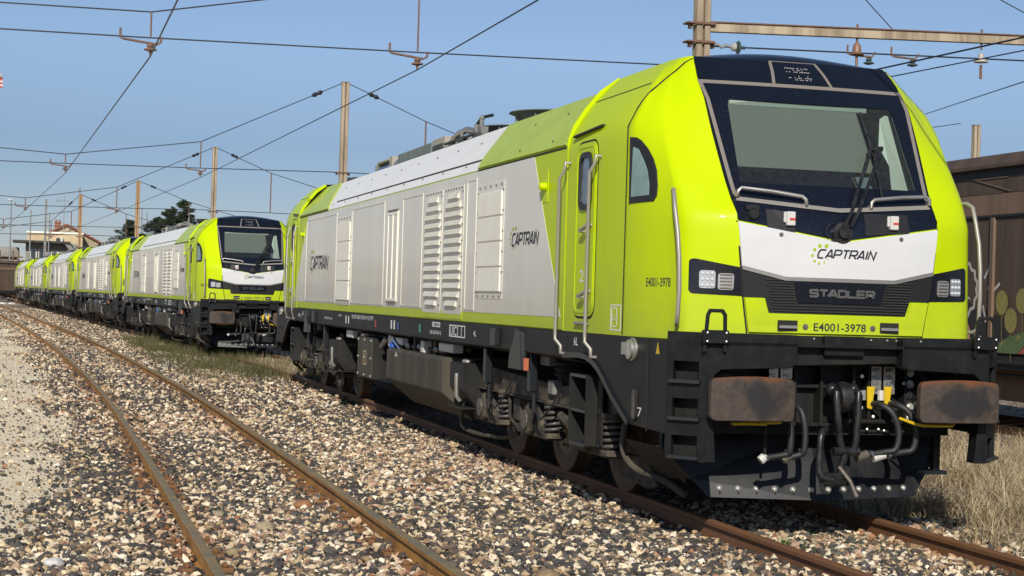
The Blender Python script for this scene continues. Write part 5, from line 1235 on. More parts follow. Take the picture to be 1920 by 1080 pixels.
# ------------------------------------------------------------------ overhead masts and wires
CONC = mat('weathered_steel_mast', (0.44, 0.36, 0.25), 0.75, var=1, col2=(0.25, 0.19, 0.13), vscale=3, streak=True)
MASTO = mat('tan_painted_mast', (0.40, 0.25, 0.13), 0.7, var=.8, col2=(0.27, 0.17, 0.09), vscale=2, streak=True)
GALV = mat('galvanised_grey', (0.30, 0.31, 0.30), 0.55, metal=.3, var=.6, col2=(0.2, 0.2, 0.19), vscale=4)
WIRE = mat('dark_wire', (0.025, 0.025, 0.03), 0.5, metal=.2)
RUSTY = mat('rust_brown_fitting', (0.205, 0.115, 0.075), 0.75, var=.8, col2=(0.12, 0.07, 0.048), vscale=20)
INSUL = mat('pale_porcelain', (0.42, 0.40, 0.35), 0.4)
GINS = mat('green_glass_insulator', (0.05, 0.085, 0.075), 0.25)
INSBR = mat('brown_porcelain', (0.22, 0.12, 0.07), 0.45)
def mast(x, y, h, m, label, brackets=(), w=.25, d=.22, group='overhead line masts'):
    t = thing('mast', label, 'mast', (x, y, 0), 0, group)
    f = .018; mb = MB().box(-w/2, w/2, -d/2, -d/2+f, -.3, h).box(-w/2, w/2, d/2-f, d/2, -.3, h).box(-.012, .012, -d/2+f, d/2-f, -.3, h)
    # two channel flanges facing the tracks with a dark slot between, as seen
    mb = MB().box(-w/2, -.02, -d/2, d/2, -.3, h).box(.02, w/2, -d/2, d/2, -.3, h).box(-.02, .02, -d/2+.07, d/2-.07, -.3, h)
    mb.build('post', m, t, bevel=.012)
    MB().box(-w/2-.01, w/2+.01, -d/2-.01, d/2+.01, h, h+.02).build('mast_cap', GALV, t)
    for z in brackets:
        br = MB().box(-w/2-.06, w/2+.06, -d/2-.04, -d/2-.005, z-.02, z+.02).box(-w/2-.06, w/2+.06, d/2+.005, d/2+.04, z-.02, z+.02)
        br.cbox((-w/2-.10, 0, z), (.16, .26, .025)).cbox((w/2+.05, 0, z), (.08, .26, .025)).cbox((-w/2-.09, 0, z-.05), (.05, .10, .08)).cbox((w/2+.07, 0, z-.05), (.06, .10, .08))
        br.build('clamp_bracket', RUSTY, t)
    return t
def wire(name, pts, r, label, cat='overhead wire', group=None, sag=0.0, m=None):
    P_ = []
    for a, b_ in zip(pts[:-1], pts[1:]):
        a, b_ = Vector(a), Vector(b_); k = 10 if sag else 2
        for i in range(k):
            f = i/k; q = a.lerp(b_, f); q.z -= sag*4*f*(1-f)*(b_-a).length/20; P_.append(q)
    P_.append(Vector(pts[-1]))
    o = MB().tube(P_, r, 6).build(name, m or WIRE); tag(o, label, cat, group); return o
def assembly(x, y, zlow, zup, label, flip=1):
    """registration arm: dropper rod, rusty crank arm, insulator above the contact wire"""
    t = thing('registration_arm', label, 'registration arm', (x, y, 0), 0, 'registration arms on the cross-span wires')
    MB().cyl((0, 0, zlow+.02), (0, 0, zup), .012+.00018*y, 6).build('dropper_rod', RUSTY, t)
    MB().tube([(-.47*flip, 0, zlow+.13), (-.47*flip, 0, zlow-.02), (-.42*flip, 0, zlow-.04), (.10*flip, 0, zlow-.10), (.16*flip, 0, zlow-.06), (.17*flip, 0, zlow+.02)], .018+.0001*y, 6).build('crank_arm', RUSTY, t)
    MB().lathe([(.04, -.10), (.06, -.13), (.04, -.16), (.10, -.18), (.10, -.20), (.02, -.22), (.02, -.28)], (0, 0, zlow), (0, 0, 1), 12).build('insulator', RUSTY, t)
    return t
M1 = mast(4.765, 15.6, 9.3, CONC, 'tall steel mast rising behind the nearest engine cab at the top edge', (5.93, 6.3, 6.62))
M2 = mast(3.60, 45.3, 8.97, CONC, 'steel mast above the rear of the nearest engine, tallest of the row in view', (5.90,))
M3 = mast(2.00, 74.3, 8.97, CONC, 'steel mast rising behind the cab of the second engine', (5.75,))
M4 = mast(-.20, 104.3, 8.97, MASTO, 'tan mast beside the dark conifers behind the third engine', (5.9,), .27, .27)
M5 = mast(-3.5, 125.0, 8.97, MASTO, 'tan mast in front of the gabled house', (5.7,), .25, .25)
M6 = mast(-6.1, 150.0, 9.7, GALV, 'grey mast in front of the yellow building, farthest left', (5.4,), .22, .22)
M7 = mast(28.2, 46.2, 8.97, CONC, 'pale mast standing alone beyond the brown wagon roof at right', (), .27, .25)
SPAN = ['nearest', 'second', 'third', 'fourth', 'fifth']
def span(k, y, mx_, ztop, zl, loz, lez, car_right=None):
    """cross-span over both tracks: lower wire, sagging carrier wire, registration arms"""
    lo, le = fx(LO, y)-.24, fx(LE, y)-.28
    nm = SPAN[k]
    wire('span_wire', [(-17, y, zl-.16), (le, y, zl-.06), (lo, y, zl), (mx_-.15, y, zl+.09)], .010+.00009*y, nm+' lower cross-span wire tied to its mast above the engines', 'overhead wire', None)
    cw = wire('carrier_wire', [(-16, y, ztop), (le-2.3, y, lez+.12 if k else lez-.02), (le, y, lez), (lo, y, loz), (mx_-.1, y, ztop-.03)], .010+.00009*y, nm+' carrier wire sloping from its mast top down over the tracks', 'overhead wire', None)
    a_, b_ = Vector((mx_-.1, y, ztop-.03)), Vector((lo, y, loz)); d_ = (b_-a_).normalized()
    MB().tube([a_+d_*.75, a_+d_*.85, a_+d_*.95, a_+d_*1.05, a_+d_*1.15], [.03, .085, .05, .085, .03], 8).build('strain_insulator', WIRE, cw)
    assembly(le, y, zl-.06, lez, 'rusty crank arm over the empty left track on the %s cross-span' % nm)
    assembly(lo, y, zl, loz, 'rusty crank arm over the engine track on the %s cross-span' % nm)
    if car_right:
        cw = wire('carrier_wire', [(mx_+.1, y, ztop-.03)]+[(x, y, z) for x, z in car_right], .010+.00009*y, nm+' carrier wire sloping down to the right of its mast', 'overhead wire', None)
        a_, b_ = Vector((mx_+.1, y, ztop-.03)), Vector((car_right[0][0], y, car_right[0][1])); d_ = (b_-a_).normalized()
        MB().tube([a_+d_*.75, a_+d_*.85, a_+d_*.95, a_+d_*1.05, a_+d_*1.15], [.03, .085, .05, .085, .03], 8).build('strain_insulator', WIRE, cw)
        for q, (x, z) in enumerate(car_right[:1]):
            a = MB().cyl((x, y, zl+.1), (x, y, z), .03, 6).build('dropper_rod', RUSTY); tag(a, 'thin dropper rod hanging right of the mast on the %s cross-span' % nm, 'rod')
        wire('span_wire', [(mx_+.15, y, zl+.09), (28, y, zl-.1)], .010+.00009*y, nm+' lower cross-span wire running right of its mast', 'overhead wire', None)
span(0, 15.6, 4.765, 9.2, 5.79, 6.95, 6.14)
span(1, 45.3, 3.60, 8.97, 5.82, 6.70, 6.06, [(6.43, 7.80), (9.0, 6.9), (13, 6.3), (27, 8.9)])
span(2, 74.3, 2.00, 8.97, 5.72, 6.75, 6.02, [(4.85, 7.80), (8.5, 6.8), (12, 6.3)])
span(3, 104.3, -.20, 8.97, 5.75, 6.75, 6.05, [(3.2, 7.7), (7, 6.7), (11, 6.2)])
span(4, 125.0, -3.5, 8.97, 5.75, 6.8, 6.1, [(.0, 7.6), (4, 6.6), (9, 6.2)])
def contact(T, dx, ylist, name, lab, z0=5.42):
    pts = []
    for y in ylist: pts.append((fx(T, y)+dx, y, z0+.0*y))
    return wire('contact_wire', pts, .0115, lab)
contact(LE, -.28, (-12, 15.6, 45.3, 74.3, 104.3, 125, 170), 'contact_wire', 'contact wire running away above the empty left track', 5.43)
contact(LO, -.24, (-12, 15.6, 45.3, 74.3, 104.3, 125, 170), 'contact_wire', 'contact wire crossing the sky above the row of engines', 5.50)
# the rigid beam and its hangers to the right of the nearest mast
def hb(mb): return mb
bt = thing('mast_beam', 'rigid steel beam running right from the nearest mast', 'beam', (0, 15.6, 0))
ang = (6.78-6.585)/(11.07-4.95)
zb = lambda x: 6.585+(x-4.9)*ang
MB().hexa([(4.9, -.07, zb(4.9)-.09), (14, -.07, zb(14)-.09), (14, .07, zb(14)-.09), (4.9, .07, zb(4.9)-.09), (4.9, -.07, zb(4.9)+.06), (14, -.07, zb(14)+.06), (14, .07, zb(14)+.06), (4.9, .07, zb(4.9)+.06)]).build('beam_web', CONC, bt)
MB().hexa([(4.9, -.10, zb(4.9)+.062), (14, -.10, zb(14)+.062), (14, .10, zb(14)+.062), (4.9, .10, zb(4.9)+.062), (4.9, -.10, zb(4.9)+.082), (14, -.10, zb(14)+.082), (14, .10, zb(14)+.082), (4.9, .10, zb(4.9)+.082)]).build('beam_flange', RUSTY, bt)
zw = lambda x: 6.25+(x-4.95)*.025
wire('span_wire', [(4.9, 15.6, zw(4.9)), (5.6, 15.6, zw(5.6)), (14, 15.6, zw(14))], .014, 'lower span wire with a green insulator right of the nearest mast')
gi = thing('insulator', 'green glass disc insulator on the wire just right of the nearest mast', 'insulator', (5.42, 15.6, zw(5.42)))
MB().lathe([(.03, -.10), (.07, -.08), (.07, -.02), (.03, 0)], (0, 0, 0), (1, 0, 0), 12).build('insulator_body', INSUL, gi); MB().lathe([(.03, 0), (.10, .01), (.12, .03), (.10, .05), (.03, .06), (.03, .16)], (0, 0, 0), (1, 0, 0), 16).build('glass_disc', GINS, gi)
MB().tube([(-.45, 0, .0), (-.36, 0, .03), (-.28, 0, -.02), (-.20, 0, .02), (-.1, 0, 0)], .028, 6).build('chain_link', GALV, gi)
for x, kind, lab in ((7.72, 0, 'brown bell insulator hanging under the steel beam'), (10.2, 1, 'white disc insulator hanging under the steel beam near the right edge')):
    t = thing('insulator', lab, 'insulator', (x, 15.6, 0)); zt = zb(x)-.09
    MB().cyl((0, 0, zt+.25), (0, 0, zt-.12), .022, 6).build('hanger_rod', RUSTY, t)
    if kind == 0: MB().lathe([(.03, -.08), (.07, -.14), (.08, -.25), (.13, -.28), (.12, -.30), (.025, -.30), (.025, -.52)], (0, 0, zt), (0, 0, 1), 14).build('bell', INSBR, t, smooth=40)
    else:
        MB().lathe([(.025, -.18), (.05, -.20), (.055, -.28), (.13, -.33), (.13, -.35), (.03, -.36)], (0, 0, zt), (0, 0, 1), 14).build('disc', INSUL, t, smooth=40); MB().cyl((0, 0, zt-.40), (0, 0, zt-.65), .03, 6).build('lower_rod', RUSTY, t)
for x, lab in ((7.90, 'rusty crank arm on the span wire under the bell insulator'), (8.76, 'second rusty crank arm right of the bell insulator')):
    t = thing('registration_arm', lab, 'registration arm', (x, 15.6, zw(x))); 
    MB().tube([(-.36, 0, .13), (-.36, 0, -.02), (-.30, 0, -.04), (.12, 0, -.06), (.18, 0, .03)], .02, 6).build('crank_arm', RUSTY, t); MB().lathe([(.04, -.08), (.055, -.11), (.04, -.14), (.095, -.16), (.095, -.18), (.03, -.20)], (.06, 0, 0), (0, 0, 1), 12).build('insulator', GINS, t)
# contact wires on the tracks to the right
wire('contact_wire', [(9.6, -6, 6.02), (8.0, 15.6, 6.02), (6.3, 45, 6.0)], .015, 'thick contact wire passing below the bell insulator at upper right')
wire('contact_wire', [(11.6, -6, 6.2), (8.85, 15.6, 6.05), (5.2, 45, 5.9)], .011, 'thin contact wire crossing under the second crank arm at upper right')
def unproj(u, v, y):
    d = _f+_r2*((u-960)/3184.83)-_u2*((v-540)/3184.83); o = cam.matrix_world.translation; t = (y-o.y)/d.y; return tuple(o+d*t)
for a_, b_, y0_, y1_, r_, lab in (((1640, 245), (1990, 130), 62, 18, .014, 'wire rising to the right beside the cab roof at the right edge'), ((1560, -70), (1676, 58), 15.6, 15.6, .010, 'stay wire running up from the steel beam at the top edge'), ((1840, -20), (1990, 62), 15.6, 15.6, .010, 'short stay wire in the upper right corner')):
    wire('stay_wire', [unproj(*a_, y0_), unproj(*b_, y1_)], r_, lab)
# ------------------------------------------------------------------ covered wagon on the right track
BROWN = mat('brown_wagon_paint', (0.115, 0.078, 0.054), 0.6, spec=.3, var=1, col2=(0.082, 0.058, 0.042), vscale=2.5, streak=True)
BROWN2 = mat('faded_brown_band', (0.21, 0.138, 0.092), 0.65, spec=.25, var=1, col2=(0.165, 0.11, 0.075), vscale=3, streak=True)
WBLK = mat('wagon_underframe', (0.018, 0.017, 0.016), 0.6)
def gpaint(n, c): return mat('graffiti_'+n, c, .6, var=.5, col2=tuple(q*.65 for q in c), vscale=9)
def wagon(label, x, y, rot, L_=14.0, graf=False, squares=False):
    t = thing('covered_wagon', label, 'wagon', (x, y, 0), rot)
    P = lambda n, mb, m, par=None, **k: mb.build(n, m, par or t, **k)
    h = 1.42
    P('wagon_body', MB().box(-h+.04, h-.04, 0, L_, 1.14, 3.95), BROWN)
    roof = [(-h-.10, 3.99), (-h-.10, 4.05), (-h-.02, 4.20), (-.9, 4.30), (0, 4.33), (.9, 4.30), (h+.02, 4.20), (h+.10, 4.05), (h+.10, 3.99)]
    P('roof', MB().prism(roof, -.05, L_+.05, 'y'), BROWN, bevel=.01)
    for s in (-1, 1):
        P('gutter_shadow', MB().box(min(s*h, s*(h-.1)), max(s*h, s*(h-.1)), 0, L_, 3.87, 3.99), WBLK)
        P('side_band', MB().box(min(s*(h+.015), s*(h-.04)), max(s*(h+.015), s*(h-.04)), 0, L_, 3.28, 3.60), BROWN2)
        P('upper_band', MB().box(min(s*(h-.0), s*(h-.04)), max(s*(h-.0), s*(h-.04)), 0, L_, 3.61, 3.87), BROWN)
        P('door_rail', MB().box(min(s*(h+.03), s*(h-.05)), max(s*(h+.03), s*(h-.05)), 0, L_, 3.24, 3.278), WBLK)
        mb = MB(); k = 0
        yy = .9
        while yy < L_-1.4:
            for a, b_ in (((yy, 3.62), (yy+1.1, 3.86)),):
                mb.hexa([(s*(h+.0), a[0]-.02, a[1]), (s*(h+.0), a[0]+.03, a[1]), (s*(h+.018), a[0]+.03, a[1]), (s*(h+.018), a[0]-.02, a[1]), (s*h, b_[0]-.02, b_[1]), (s*h, b_[0]+.03, b_[1]), (s*(h+.018), b_[0]+.03, b_[1]), (s*(h+.018), b_[0]-.02, b_[1])])
            mb.box(min(s*h, s*(h+.014)), max(s*h, s*(h+.014)), yy+.1, yy+1.0, 3.84, 3.855); yy += 1.75
        P('brace_rib', mb, BROWN2)
        nd = max(3, int(L_/2.6)); w = L_/nd
        for k in range(nd):
            P('sliding_door', MB().box(min(s*(h-.03), s*(h-.0)), max(s*(h-.03), s*(h-.0)), k*w+.03, (k+1)*w-.03, 1.16, 3.235), BROWN)
            P('door_post', MB().box(min(s*(h-.02), s*(h+.045)), max(s*(h-.02), s*(h+.045)), k*w-.045, k*w+.045, 1.15, 3.235), BROWN2 if graf else BROWN)
        P('sole_bar', MB().box(min(s*(h-.02), s*(h-.14)), max(s*(h-.02), s*(h-.14)), 0, L_, .92, 1.13), WBLK)
        P('brake_rod', MB().cyl((s*(h-.0), .5, 1.02), (s*(h-.0), L_-.5, 1.02), .03, 6).cyl((s*(h-.2), .5, .82), (s*(h-.2), L_-.5, .82), .025, 6), WBLK)
        P('truss_plate', MB().prism([(L_*.16, .90), (L_*.84, .90), (L_*.66, .42), (L_*.34, .42)], s*(h-.35)-.02, s*(h-.35)+.02, 'x'), BROWN2)
        for yb in (2.2, L_-2.2):
            P('wheel', MB().lathe([(0, -.05), (.40, -.05), (.47, -.06), (.49, .07), (0, .07)], (s*.80, yb, .48), (s, 0, 0), 28), WHEEL, smooth=35)
            P('buffer', MB().cyl((s*.875, 0 if yb < 5 else L_, 1.05), (s*.875, -.55 if yb < 5 else L_+.55, 1.05), .10, 12).cyl((s*.875, -.55 if yb < 5 else L_+.55, 1.05), (s*.875, -.60 if yb < 5 else L_+.6, 1.05), .22, 16), WBLK)
            P('axle_guard', MB().prism([(yb-.7, .92), (yb+.7, .92), (yb+.25, .40), (yb-.25, .40)], s*.98-.03, s*.98+.03, 'x'), WBLK)
    if squares:
        for yy in (L_*.2, L_*.4): P('white_panel', MB().box(-h-.02, -h+.0, yy, yy+.7, 1.45, 1.75), PLASW)
        P('rust_panel', MB().box(-h-.015, -h, L_*.08, L_*.08+.8, 2.1, 2.9), RUSTY)
    if graf:
        m = lambda a, b_, o: (-h-.004-o, -a, b_)       # a = -y local
        def G(n, mb, c): return P('graffiti_'+n, mb, c)
        W_, OR, GR, OL, PK, GD = gpaint('white', (.52, .48, .42)), gpaint('orange', (.62, .33, .17)), gpaint('green', (.11, .17, .07)), gpaint('olive', (.28, .24, .07)), gpaint('pink', (.36, .10, .085)), gpaint('dark', (.028, .026, .024))
        Y = lambda yw: yw-y         # world y to local
        def el(yc_, zc, ry, rz, n=16): return [(-(Y(yc_))+ry*math.cos(2*PI*k/n), zc+rz*math.sin(2*PI*k/n)) for k in range(n)]
        cl_ = []
        for k in range(14):
            a = 2*PI*k/14
            for f in (0, .5): cl_.append((-(Y(12.25))+(.42+.05*(f > 0))*math.cos(a+f*.45), 2.13+(.40+.05*(f > 0))*math.sin(a+f*.45)))
        dk = GD
        G('fill', patch([(-Y(13.6), 1.17), (-Y(10.9), 1.17), (-Y(10.9), 1.66), (-Y(12.6), 2.05), (-Y(13.6), 2.35)], m, .001, None), GD)
        m2 = lambda a, b_, o: m(a, b_, .0025+o)
        G('outline', merge(strip(cl_+[cl_[0]], .055, m2, .001), strip([(-Y(12.55), 2.28), (-Y(12.63), 2.05), (-Y(12.45), 1.95), (-Y(12.36), 2.1), (-Y(12.48), 2.25)], .035, m2, .001), strip([(-Y(12.3), 2.25), (-Y(12.24), 1.98)], .035, m2, .001), strip([(-Y(12.18), 2.32), (-Y(12.12), 2.02), (-Y(12.0), 1.98)], .035, m2, .001),
            strip([(-Y(11.6), 2.30), (-Y(11.46), 2.46), (-Y(11.45), 2.52)], .05, m2, .001), strip([(-Y(11.5), 2.16), (-Y(11.35), 2.10), (-Y(11.15), 2.22)], .05, m2, .001), strip([(-Y(11.62), 1.88), (-Y(11.52), 1.62)], .045, m2, .001),
            strip([(-Y(13.0), 1.88), (-Y(12.3), 1.55), (-Y(11.6), 1.37), (-Y(10.9), 1.28), (-Y(10.3), 1.5), (-Y(10.05), 1.9)], .03, m2, .001)), W_)
        for yy, w in ((12.95, .17), (12.62, .15), (12.2, .22)): G('fence_post', patch([(-Y(yy)-w, 1.16), (-Y(yy)+w, 1.16), (-Y(yy)+w, 1.50), (-Y(yy)+w*.5, 1.64), (-Y(yy)-w*.5, 1.64), (-Y(yy)-w, 1.50)], lambda a, b_, o: m(a, b_, .004+o), .001, None), OR)
        for yy, zz in ((11.08, 1.93), (10.52, 1.96), (10.82, 1.66)): G('balloon', merge(patch(el(yy, zz, .17, .19), lambda a, b_, o: m(a, b_, .004+o), .001, None), strip([(-Y(yy), zz-.19), (-Y(yy)+.02, zz-.62)], .012, m2, .001)), OL)
        hp_ = [(-Y(11.75), 1.165), (-Y(10.6), 1.165), (-Y(10.5), 1.36)]+[(-Y(10.55)-.9*(1-math.cos(a))*.5-.0, 1.38+.12*math.sin(a*2)) for a in (.4, .9, 1.4, 1.9, 2.5)]+[(-Y(11.7), 1.30)]
        G('bush', patch([(-Y(11.78), 1.165), (-Y(10.62), 1.165), (-Y(10.2), 1.46), (-Y(10.45), 1.50), (-Y(10.9), 1.40), (-Y(11.2), 1.30), (-Y(11.5), 1.26)], lambda a, b_, o: m(a, b_, .0045+o), .001, None), GR)
        for yy, zz in ((11.3, 1.22), (11.05, 1.27), (10.6, 1.38)): G('leaf_mark', strip([(-Y(yy)-.05, zz), (-Y(yy)+.02, zz+.05), (-Y(yy)+.07, zz+.03)], .03, lambda a, b_, o: m(a, b_, .006+o), .001), OL)
        G('red_shape', patch([(-Y(10.6), 1.17), (-Y(9.9), 1.17), (-Y(9.8), 1.75), (-Y(10.05), 1.62), (-Y(10.35), 1.33)], lambda a, b_, o: m(a, b_, .004+o), .001, None), PK)
        G('tan_swirl', strip([(-Y(10.4), 2.45), (-Y(10.2), 2.62), (-Y(10.05), 2.85), (-Y(9.8), 3.1), (-Y(9.4), 3.2)], .10, m2, .001), gpaint('tan', (.16, .095, .05)))
        G('tan_drip', merge(strip([(-Y(11.9), 3.18), (-Y(11.95), 2.75)], .02, m2, .001), strip([(-Y(11.1), 3.15), (-Y(11.15), 2.7)], .02, m2, .001)), gpaint('drip', (.15, .10, .07)))
    return t
wagon('long brown covered wagon with painted graffiti standing right of the nearest engine', 9.42, 3.0, 0, 19.5, True)
wagon('second brown covered wagon mostly hidden behind the nearest engine', 9.30, 24.5, .012, 14.0)
wagon('brown wagon with two small white panels at the far left end of the row', -13.6, 171, -1.05, 16, False, True)

# ------------------------------------------------------------------ buildings far behind the row of engines
YB = 192
PLAST = mat('pale_yellow_render', (0.60, 0.47, 0.28), .85, var=.7, col2=(0.48, 0.38, 0.24), vscale=.6)
STON = mat('old_stone_gable', (0.40, 0.33, 0.22), .9, var=1, col2=(0.27, 0.22, 0.15), vscale=2.5)
TILE = mat('red_roof_tile', (0.28, 0.09, 0.05), .8, var=1, col2=(0.18, 0.07, 0.045), vscale=4)
CONCR = mat('grey_concrete', (0.30, 0.285, 0.25), .85, var=.8, col2=(0.2, 0.19, 0.17), vscale=.8)
DARKR = mat('dark_canopy_edge', (0.05, 0.043, 0.036), .7)
PANE = mat('dim_window_pane', (0.05, 0.06, 0.07), .2)
REDST = mat('red_brick_pier', (0.26, 0.12, 0.07), .85)
def part(t, n, mb, m, **k): return mb.build(n, m, t, **k)
h = thing('gabled_house', 'old stone house with a red tiled gable roof and chimney behind the engines', 'house', (0, YB+6, 0))
part(h, 'gable_wall', MB().prism([(-7.4, 0), (.1, 0), (.1, 7.15), (-3.7, 9.0), (-7.4, 7.15)], 0, 9, 'y'), STON)
rf = part(h, 'roof', MB().prism([(-7.8, 7.0), (-3.7, 9.05), (.45, 6.98), (.45, 7.2), (-3.7, 9.3), (-7.8, 7.22)], -.35, 9.3, 'y'), TILE)
part(rf, 'chimney', MB().box(-5.05, -4.35, .6, 1.4, 8.2, 9.35).box(-5.12, -4.28, .5, 1.5, 9.35, 9.5).cyl((-4.9, 1.0, 9.5), (-4.9, 1.0, 9.75), .1, 8).cyl((-4.5, 1.0, 9.5), (-4.5, 1.0, 9.75), .1, 8), REDST)
part(rf, 'roof_tile', merge(*[MB().box(-3.3+.5*k, -2.95+.5*k, -.40, -.34, 8.93-.252*k, 9.0-.252*k) for k in range(7)]), TILE, kind='stuff')
yb = thing('yellow_building', 'pale yellow flat-topped building with a white parapet in front of the gabled house', 'building', (0, YB, 0))
part(yb, 'wall', MB().box(-8.1, -1.9, 0, 5.5, 0, 7.85), PLAST)
part(yb, 'parapet', MB().box(-8.2, -1.8, -.15, 5.6, 7.85, 8.06), CREAM)
ac = part(yb, 'air_conditioner', MB().box(-4.9, -4.1, -.4, 0, 6.9, 7.4), PLASW, bevel=.03)
part(ac, 'fan_grille', MB().lathe([(.26, 0), (.26, -.03), (0, -.04)], (-4.65, -.4, 7.15), (0, 1, 0), 14), DARKR)
cb = thing('canopy_building', 'low grey building with a wide dark canopy roof below the yellow wall', 'building', (0, YB-4, 0))
part(cb, 'wall', MB().box(-8.2, -2.6, 0, 3.9, 0, 6.65), CONCR)
part(cb, 'canopy', MB().box(-9.6, -3.3, -1.6, 3.9, 6.62, 6.85), DARKR)
part(cb, 'canopy_soffit', MB().prism([(-4.0, 6.6), (-3.4, 6.6), (-2.3, 5.2), (-2.7, 5.0)], -1.4, 3.8, 'y'), CONCR)
for k, (x0, x1, z0, z1) in enumerate(((-7.7, -7.0, 3.9, 5.9), (-6.8, -6.1, 3.9, 5.9), (-5.4, -3.2, 4.4, 5.8))):
    w = part(cb, 'window', MB().box(x0, x1, -.04, .02, z0, z1), CREAM)
    nn = 3 if x1-x0 > 2 else 1
    for q in range(nn): part(w, 'pane', MB().box(x0+.08+q*(x1-x0)/nn, x0+(q+1)*(x1-x0)/nn-.08, -.06, -.038, z0+.1, z1-.1), CONCR if nn == 3 else PANE)
for x in (-9.1, -8.6): part(cb, 'brick_pier', MB().box(x, x+.3, -.35, 0, 0, 4.6), REDST)
lb = thing('depot_shed', 'long low dark depot shed with pale roof edge at the far left', 'shed', (0, YB-1, 0))
part(lb, 'wall', MB().box(-46, -9.2, 0, 6, 0, 5.0), DARKR)
part(lb, 'roof_fascia', MB().box(-46.3, -9.0, -.4, 6.3, 5.0, 6.1), CONCR)
for x in range(-44, -10, 3):
    w = part(lb, 'window', MB().box(x, x+2.0, -.05, .02, 3.2, 4.6), CREAM); part(w, 'pane', MB().box(x+.1, x+1.9, -.07, -.045, 3.3, 4.5), CONCR)
sc = thing('scaffold', 'rusty pipe scaffold standing in front of the depot shed', 'scaffold', (0, YB-6, 0))
for x in (-10.9, -9.5, -8.9): part(sc, 'upright', MB().cyl((x, 0, 0), (x, 0, 5.6), .09, 6), RUSTY)
for z in (3.4, 4.9): part(sc, 'ledger', MB().cyl((-12.5, 0, z), (-8.4, 0, z), .07, 6), RUSTY)
# lamp posts and aerials
def pole(name, x, y, hh, r, label, cat, head=None):
    t = thing(name, label, cat, (x, y, 0)); MB().cyl((0, 0, 0), (0, 0, hh), r, 8, r*.6).build('post', GALV, t)
    if head == 'lamp':
        MB().cbox((-.15, 0, hh), (.55, .3, .14)).build('lamp_head', PLASW, t, bevel=.03)
    if head == 'aerial':
        MB().cyl((-1.0, 0, hh-.6), (.5, 0, hh-.6), .04, 6).cyl((-.8, 0, hh-.9), (-.8, 0, hh-.3), .03, 6).cyl((-.4, 0, hh-.85), (-.4, 0, hh-.35), .03, 6).cyl((0, 0, hh-.8), (0, 0, hh-.4), .03, 6).build('aerial_rods', GALV, t)
    return t
pole('lamp_post', -9.75, 180, 11.0, .10, 'tall thin lamp post with a white head at the far left', 'lamp post', 'lamp')
pole('pole', -7.65, 176, 9.8, .10, 'plain thin pole left of the grey mast', 'pole')
pole('pole', -5.7, 186, 10.0, .09, 'short dark pole just left of the grey mast', 'pole')
pole('lattice_mast', -2.0, 215, 14.6, .18, 'tallest thin radio mast behind the red gable roof', 'radio mast')
pole('aerial', -4.05, 196, 12.5, .05, 'television aerial standing on the gabled house roof', 'aerial', 'aerial')
pole('pole', 3.9, 176, 10.6, .09, 'left one of the two thin poles beside the tan mast', 'pole')
pole('pole', 4.45, 176, 10.1, .09, 'right one of the two thin poles beside the tan mast', 'pole')
sg = thing('striped_sign', 'red and white striped sign with a grey top poking in at the left edge', 'sign', (-7.72, 40, 0))
MB().cyl((-.3, 0, 0), (-.3, 0, 7.6), .06, 8).build('post', GALV, sg)
MB().box(-.45, .30, -.04, 0, 7.50, 7.80).build('stripe_panel', RED, sg); MB().box(-.45, .31, -.05, -.042, 7.55, 7.60).box(-.45, .31, -.05, -.042, 7.66, 7.71).build('white_stripe', PLASW, sg); MB().box(-.4, .28, -.1, .0, 7.81, 7.93).build('grey_box', GALV, sg)

for k, (x, y, s_) in enumerate(((-9.6, 150, .55), (-8.9, 152, .6), (-9.9, 158, .4))):
    o = MB().ball((0, 0, 0), s_*.5, 8, (1.3, .8, .5)).build('white_rock', PLASW); o.location = (x, y, .0); tag(o, ('white rock lying by the far track at the left', 'biggest white rock at the far end of the row', 'small white rock behind the others')[k], 'rock', 'white rocks')
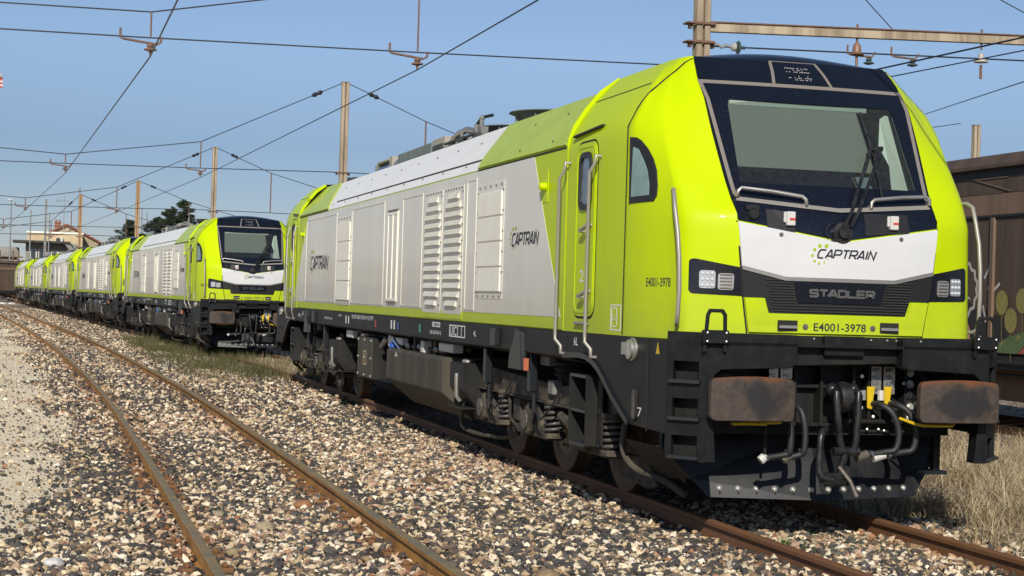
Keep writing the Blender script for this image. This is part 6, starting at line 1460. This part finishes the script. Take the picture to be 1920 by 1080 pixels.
# ------------------------------------------------------------------ conifers
CONI = bpy.data.materials.new('conifer_needles'); CONI.use_nodes = True
N, L = CONI.node_tree.nodes, CONI.node_tree.links; b = N['Principled BSDF']; b.inputs['Roughness'].default_value = .8
g = N.new('ShaderNodeNewGeometry'); r = N.new('ShaderNodeValToRGB'); r.color_ramp.elements[0].color = (.018, .034, .016, 1); r.color_ramp.elements[1].color = (.06, .085, .035, 1)
L.new(g.outputs['Random Per Island'], r.inputs[0]); L.new(r.outputs[0], b.inputs['Base Color'])
BARK = mat('bark', (.08, .055, .04), .9)
def conifer(x, y, hh, rad, seed, label, lean=0.0):
    t = thing('conifer_tree', label, 'tree', (x, y, 0), 0, None)
    rd = random.Random(seed)
    MB().tube([(0, 0, 0), (lean*.3, 0, hh*.5), (lean, 0, hh*.97)], [.28, .16, .03], 8).build('trunk', BARK, t)
    mb = MB(); lm = MB()
    for k in range(110):
        f = (k+rd.random())/110; z = hh*(.22+.77*f)
        ln = 1.25*rad*(1-f)**.6*(.45+.6*rd.random())+.2; az = rd.random()*2*PI
        bx, by = math.cos(az), math.sin(az); x0 = lean*f
        lm.tube([(x0, 0, z), (x0+bx*ln*.6, by*ln*.6, z+.05*ln), (x0+bx*ln, by*ln, z+.02*ln-.1)], [.05, .03, .012], 5)
        for q in range(int(24+60*ln/rad)):
            u = rd.random()**.6; w = .10+.26*(1-u)*ln
            c = (x0+bx*ln*u-by*rd.uniform(-w, w), by*ln*u+bx*rd.uniform(-w, w), z+.10*ln*u*u+rd.uniform(-.20, .16))
            s_ = rd.uniform(.14, .34); a2 = az+rd.uniform(-.9, .9); tl = rd.uniform(-.5, .35)
            d = Vector((math.cos(a2)*math.cos(tl), math.sin(a2)*math.cos(tl), math.sin(tl))); pz = d.cross(Vector((rd.uniform(-.5, .5), rd.uniform(-.5, .5), 1))).normalized()
            c = Vector(c); mb.add([c-d*s_-pz*s_*.28, c+d*s_, c-d*s_+pz*s_*.28, c-d*s_*.2+Vector((0, 0, -.05))], [(0, 3, 1), (3, 2, 1)])
    lm.build('limb', BARK, t, kind='stuff')
    o = mb.build('crown', CONI, t, kind='stuff')
    return t
conifer(1.95, 172, 9.0, 3.2, 1, 'low spreading conifer left of the tan mast', .5)
conifer(5.1, 172, 9.4, 3.4, 2, 'bushy dark conifer just right of the tan mast', .3)
conifer(6.7, 171, 10.5, 3.3, 3, 'middle tall conifer behind the second engine')
conifer(8.1, 170, 11.3, 2.9, 4, 'tallest pointed conifer behind the second engine', -.2)
conifer(9.6, 171, 9.2, 3.4, 5, 'conifer with side branches over the second engine roof', .6)
conifer(3.9, 173, 7.6, 2.4, 6, 'short conifer partly behind the tan mast')

# ------------------------------------------------------------------ the other five engines of the row
LABS = ['second lime green engine in the row, its front with number E4001-3972 in view', 'third lime green engine, close behind the second one', 'fourth lime green engine in the row', 'fifth lime green engine, next to last in the row', 'farthest lime green engine at the left end of the row']
POSE = [(-.445, 35.285, .050), (-1.668, 59.73, .059), (-3.111, 84.15, .058), (-4.529, 108.58, .060), (-5.996, 133.0, .057)]
FAR = {'led_element', 'bolt_slot', 'bumper_bolt', 'plough_bolt', 'box_bolt', 'spring_seat', 'spring_core', 'louvre_rivet', 'filter_rivet', 'roof_rivet', 'hose_clip', 'hose_end', 'stirrup_bolt', 'cover_bolt', 'pipe_plate', 'wiper_hose', 'led_row', 'vent_hole', 'small_fitting', 'plate_lettering', 'cock_body'}
for k, (lab, (x, y, a)) in enumerate(zip(LABS, POSE)):
    c = copy_tree(loco, None, FAR if k else {'led_element'})
    c.location = (x, y, gz(y)-.02*(k == 0)); c.rotation_euler = (0, 0, a); c['label'] = lab
    if k == 0:
        for ch in list(c.children_recursive):
            n = ch.name.split('.')[0]
            if n == 'fleet_number':
                if abs(ch.parent.matrix_local.translation.y) < 1:
                    ch.data = text_mb('E4001-3972', -.222, .232, 1.573, 1.637, lambda a, b, o: mpF(a, b, .0225+o), .002, .012).mesh('fleet_number', TEXTB)
            elif n == 'side_number' and abs(ch.matrix_local.translation.y) < 1:
                ch.data = text_mb('E4001-3972', -.97, -.55, 1.885, 1.965, lambda a, b, o: mpC(a, b, .001+o), .001, .012).mesh('side_number', TEXTB)
    else:
        for ch in list(c.children_recursive):
            if ch.name.split('.')[0] in ('fleet_number', 'side_number'): bpy.data.objects.remove(ch)
    for o in [c]: o['group'] = 'lime green engines parked in a row'
loco['group'] = 'lime green engines parked in a row'
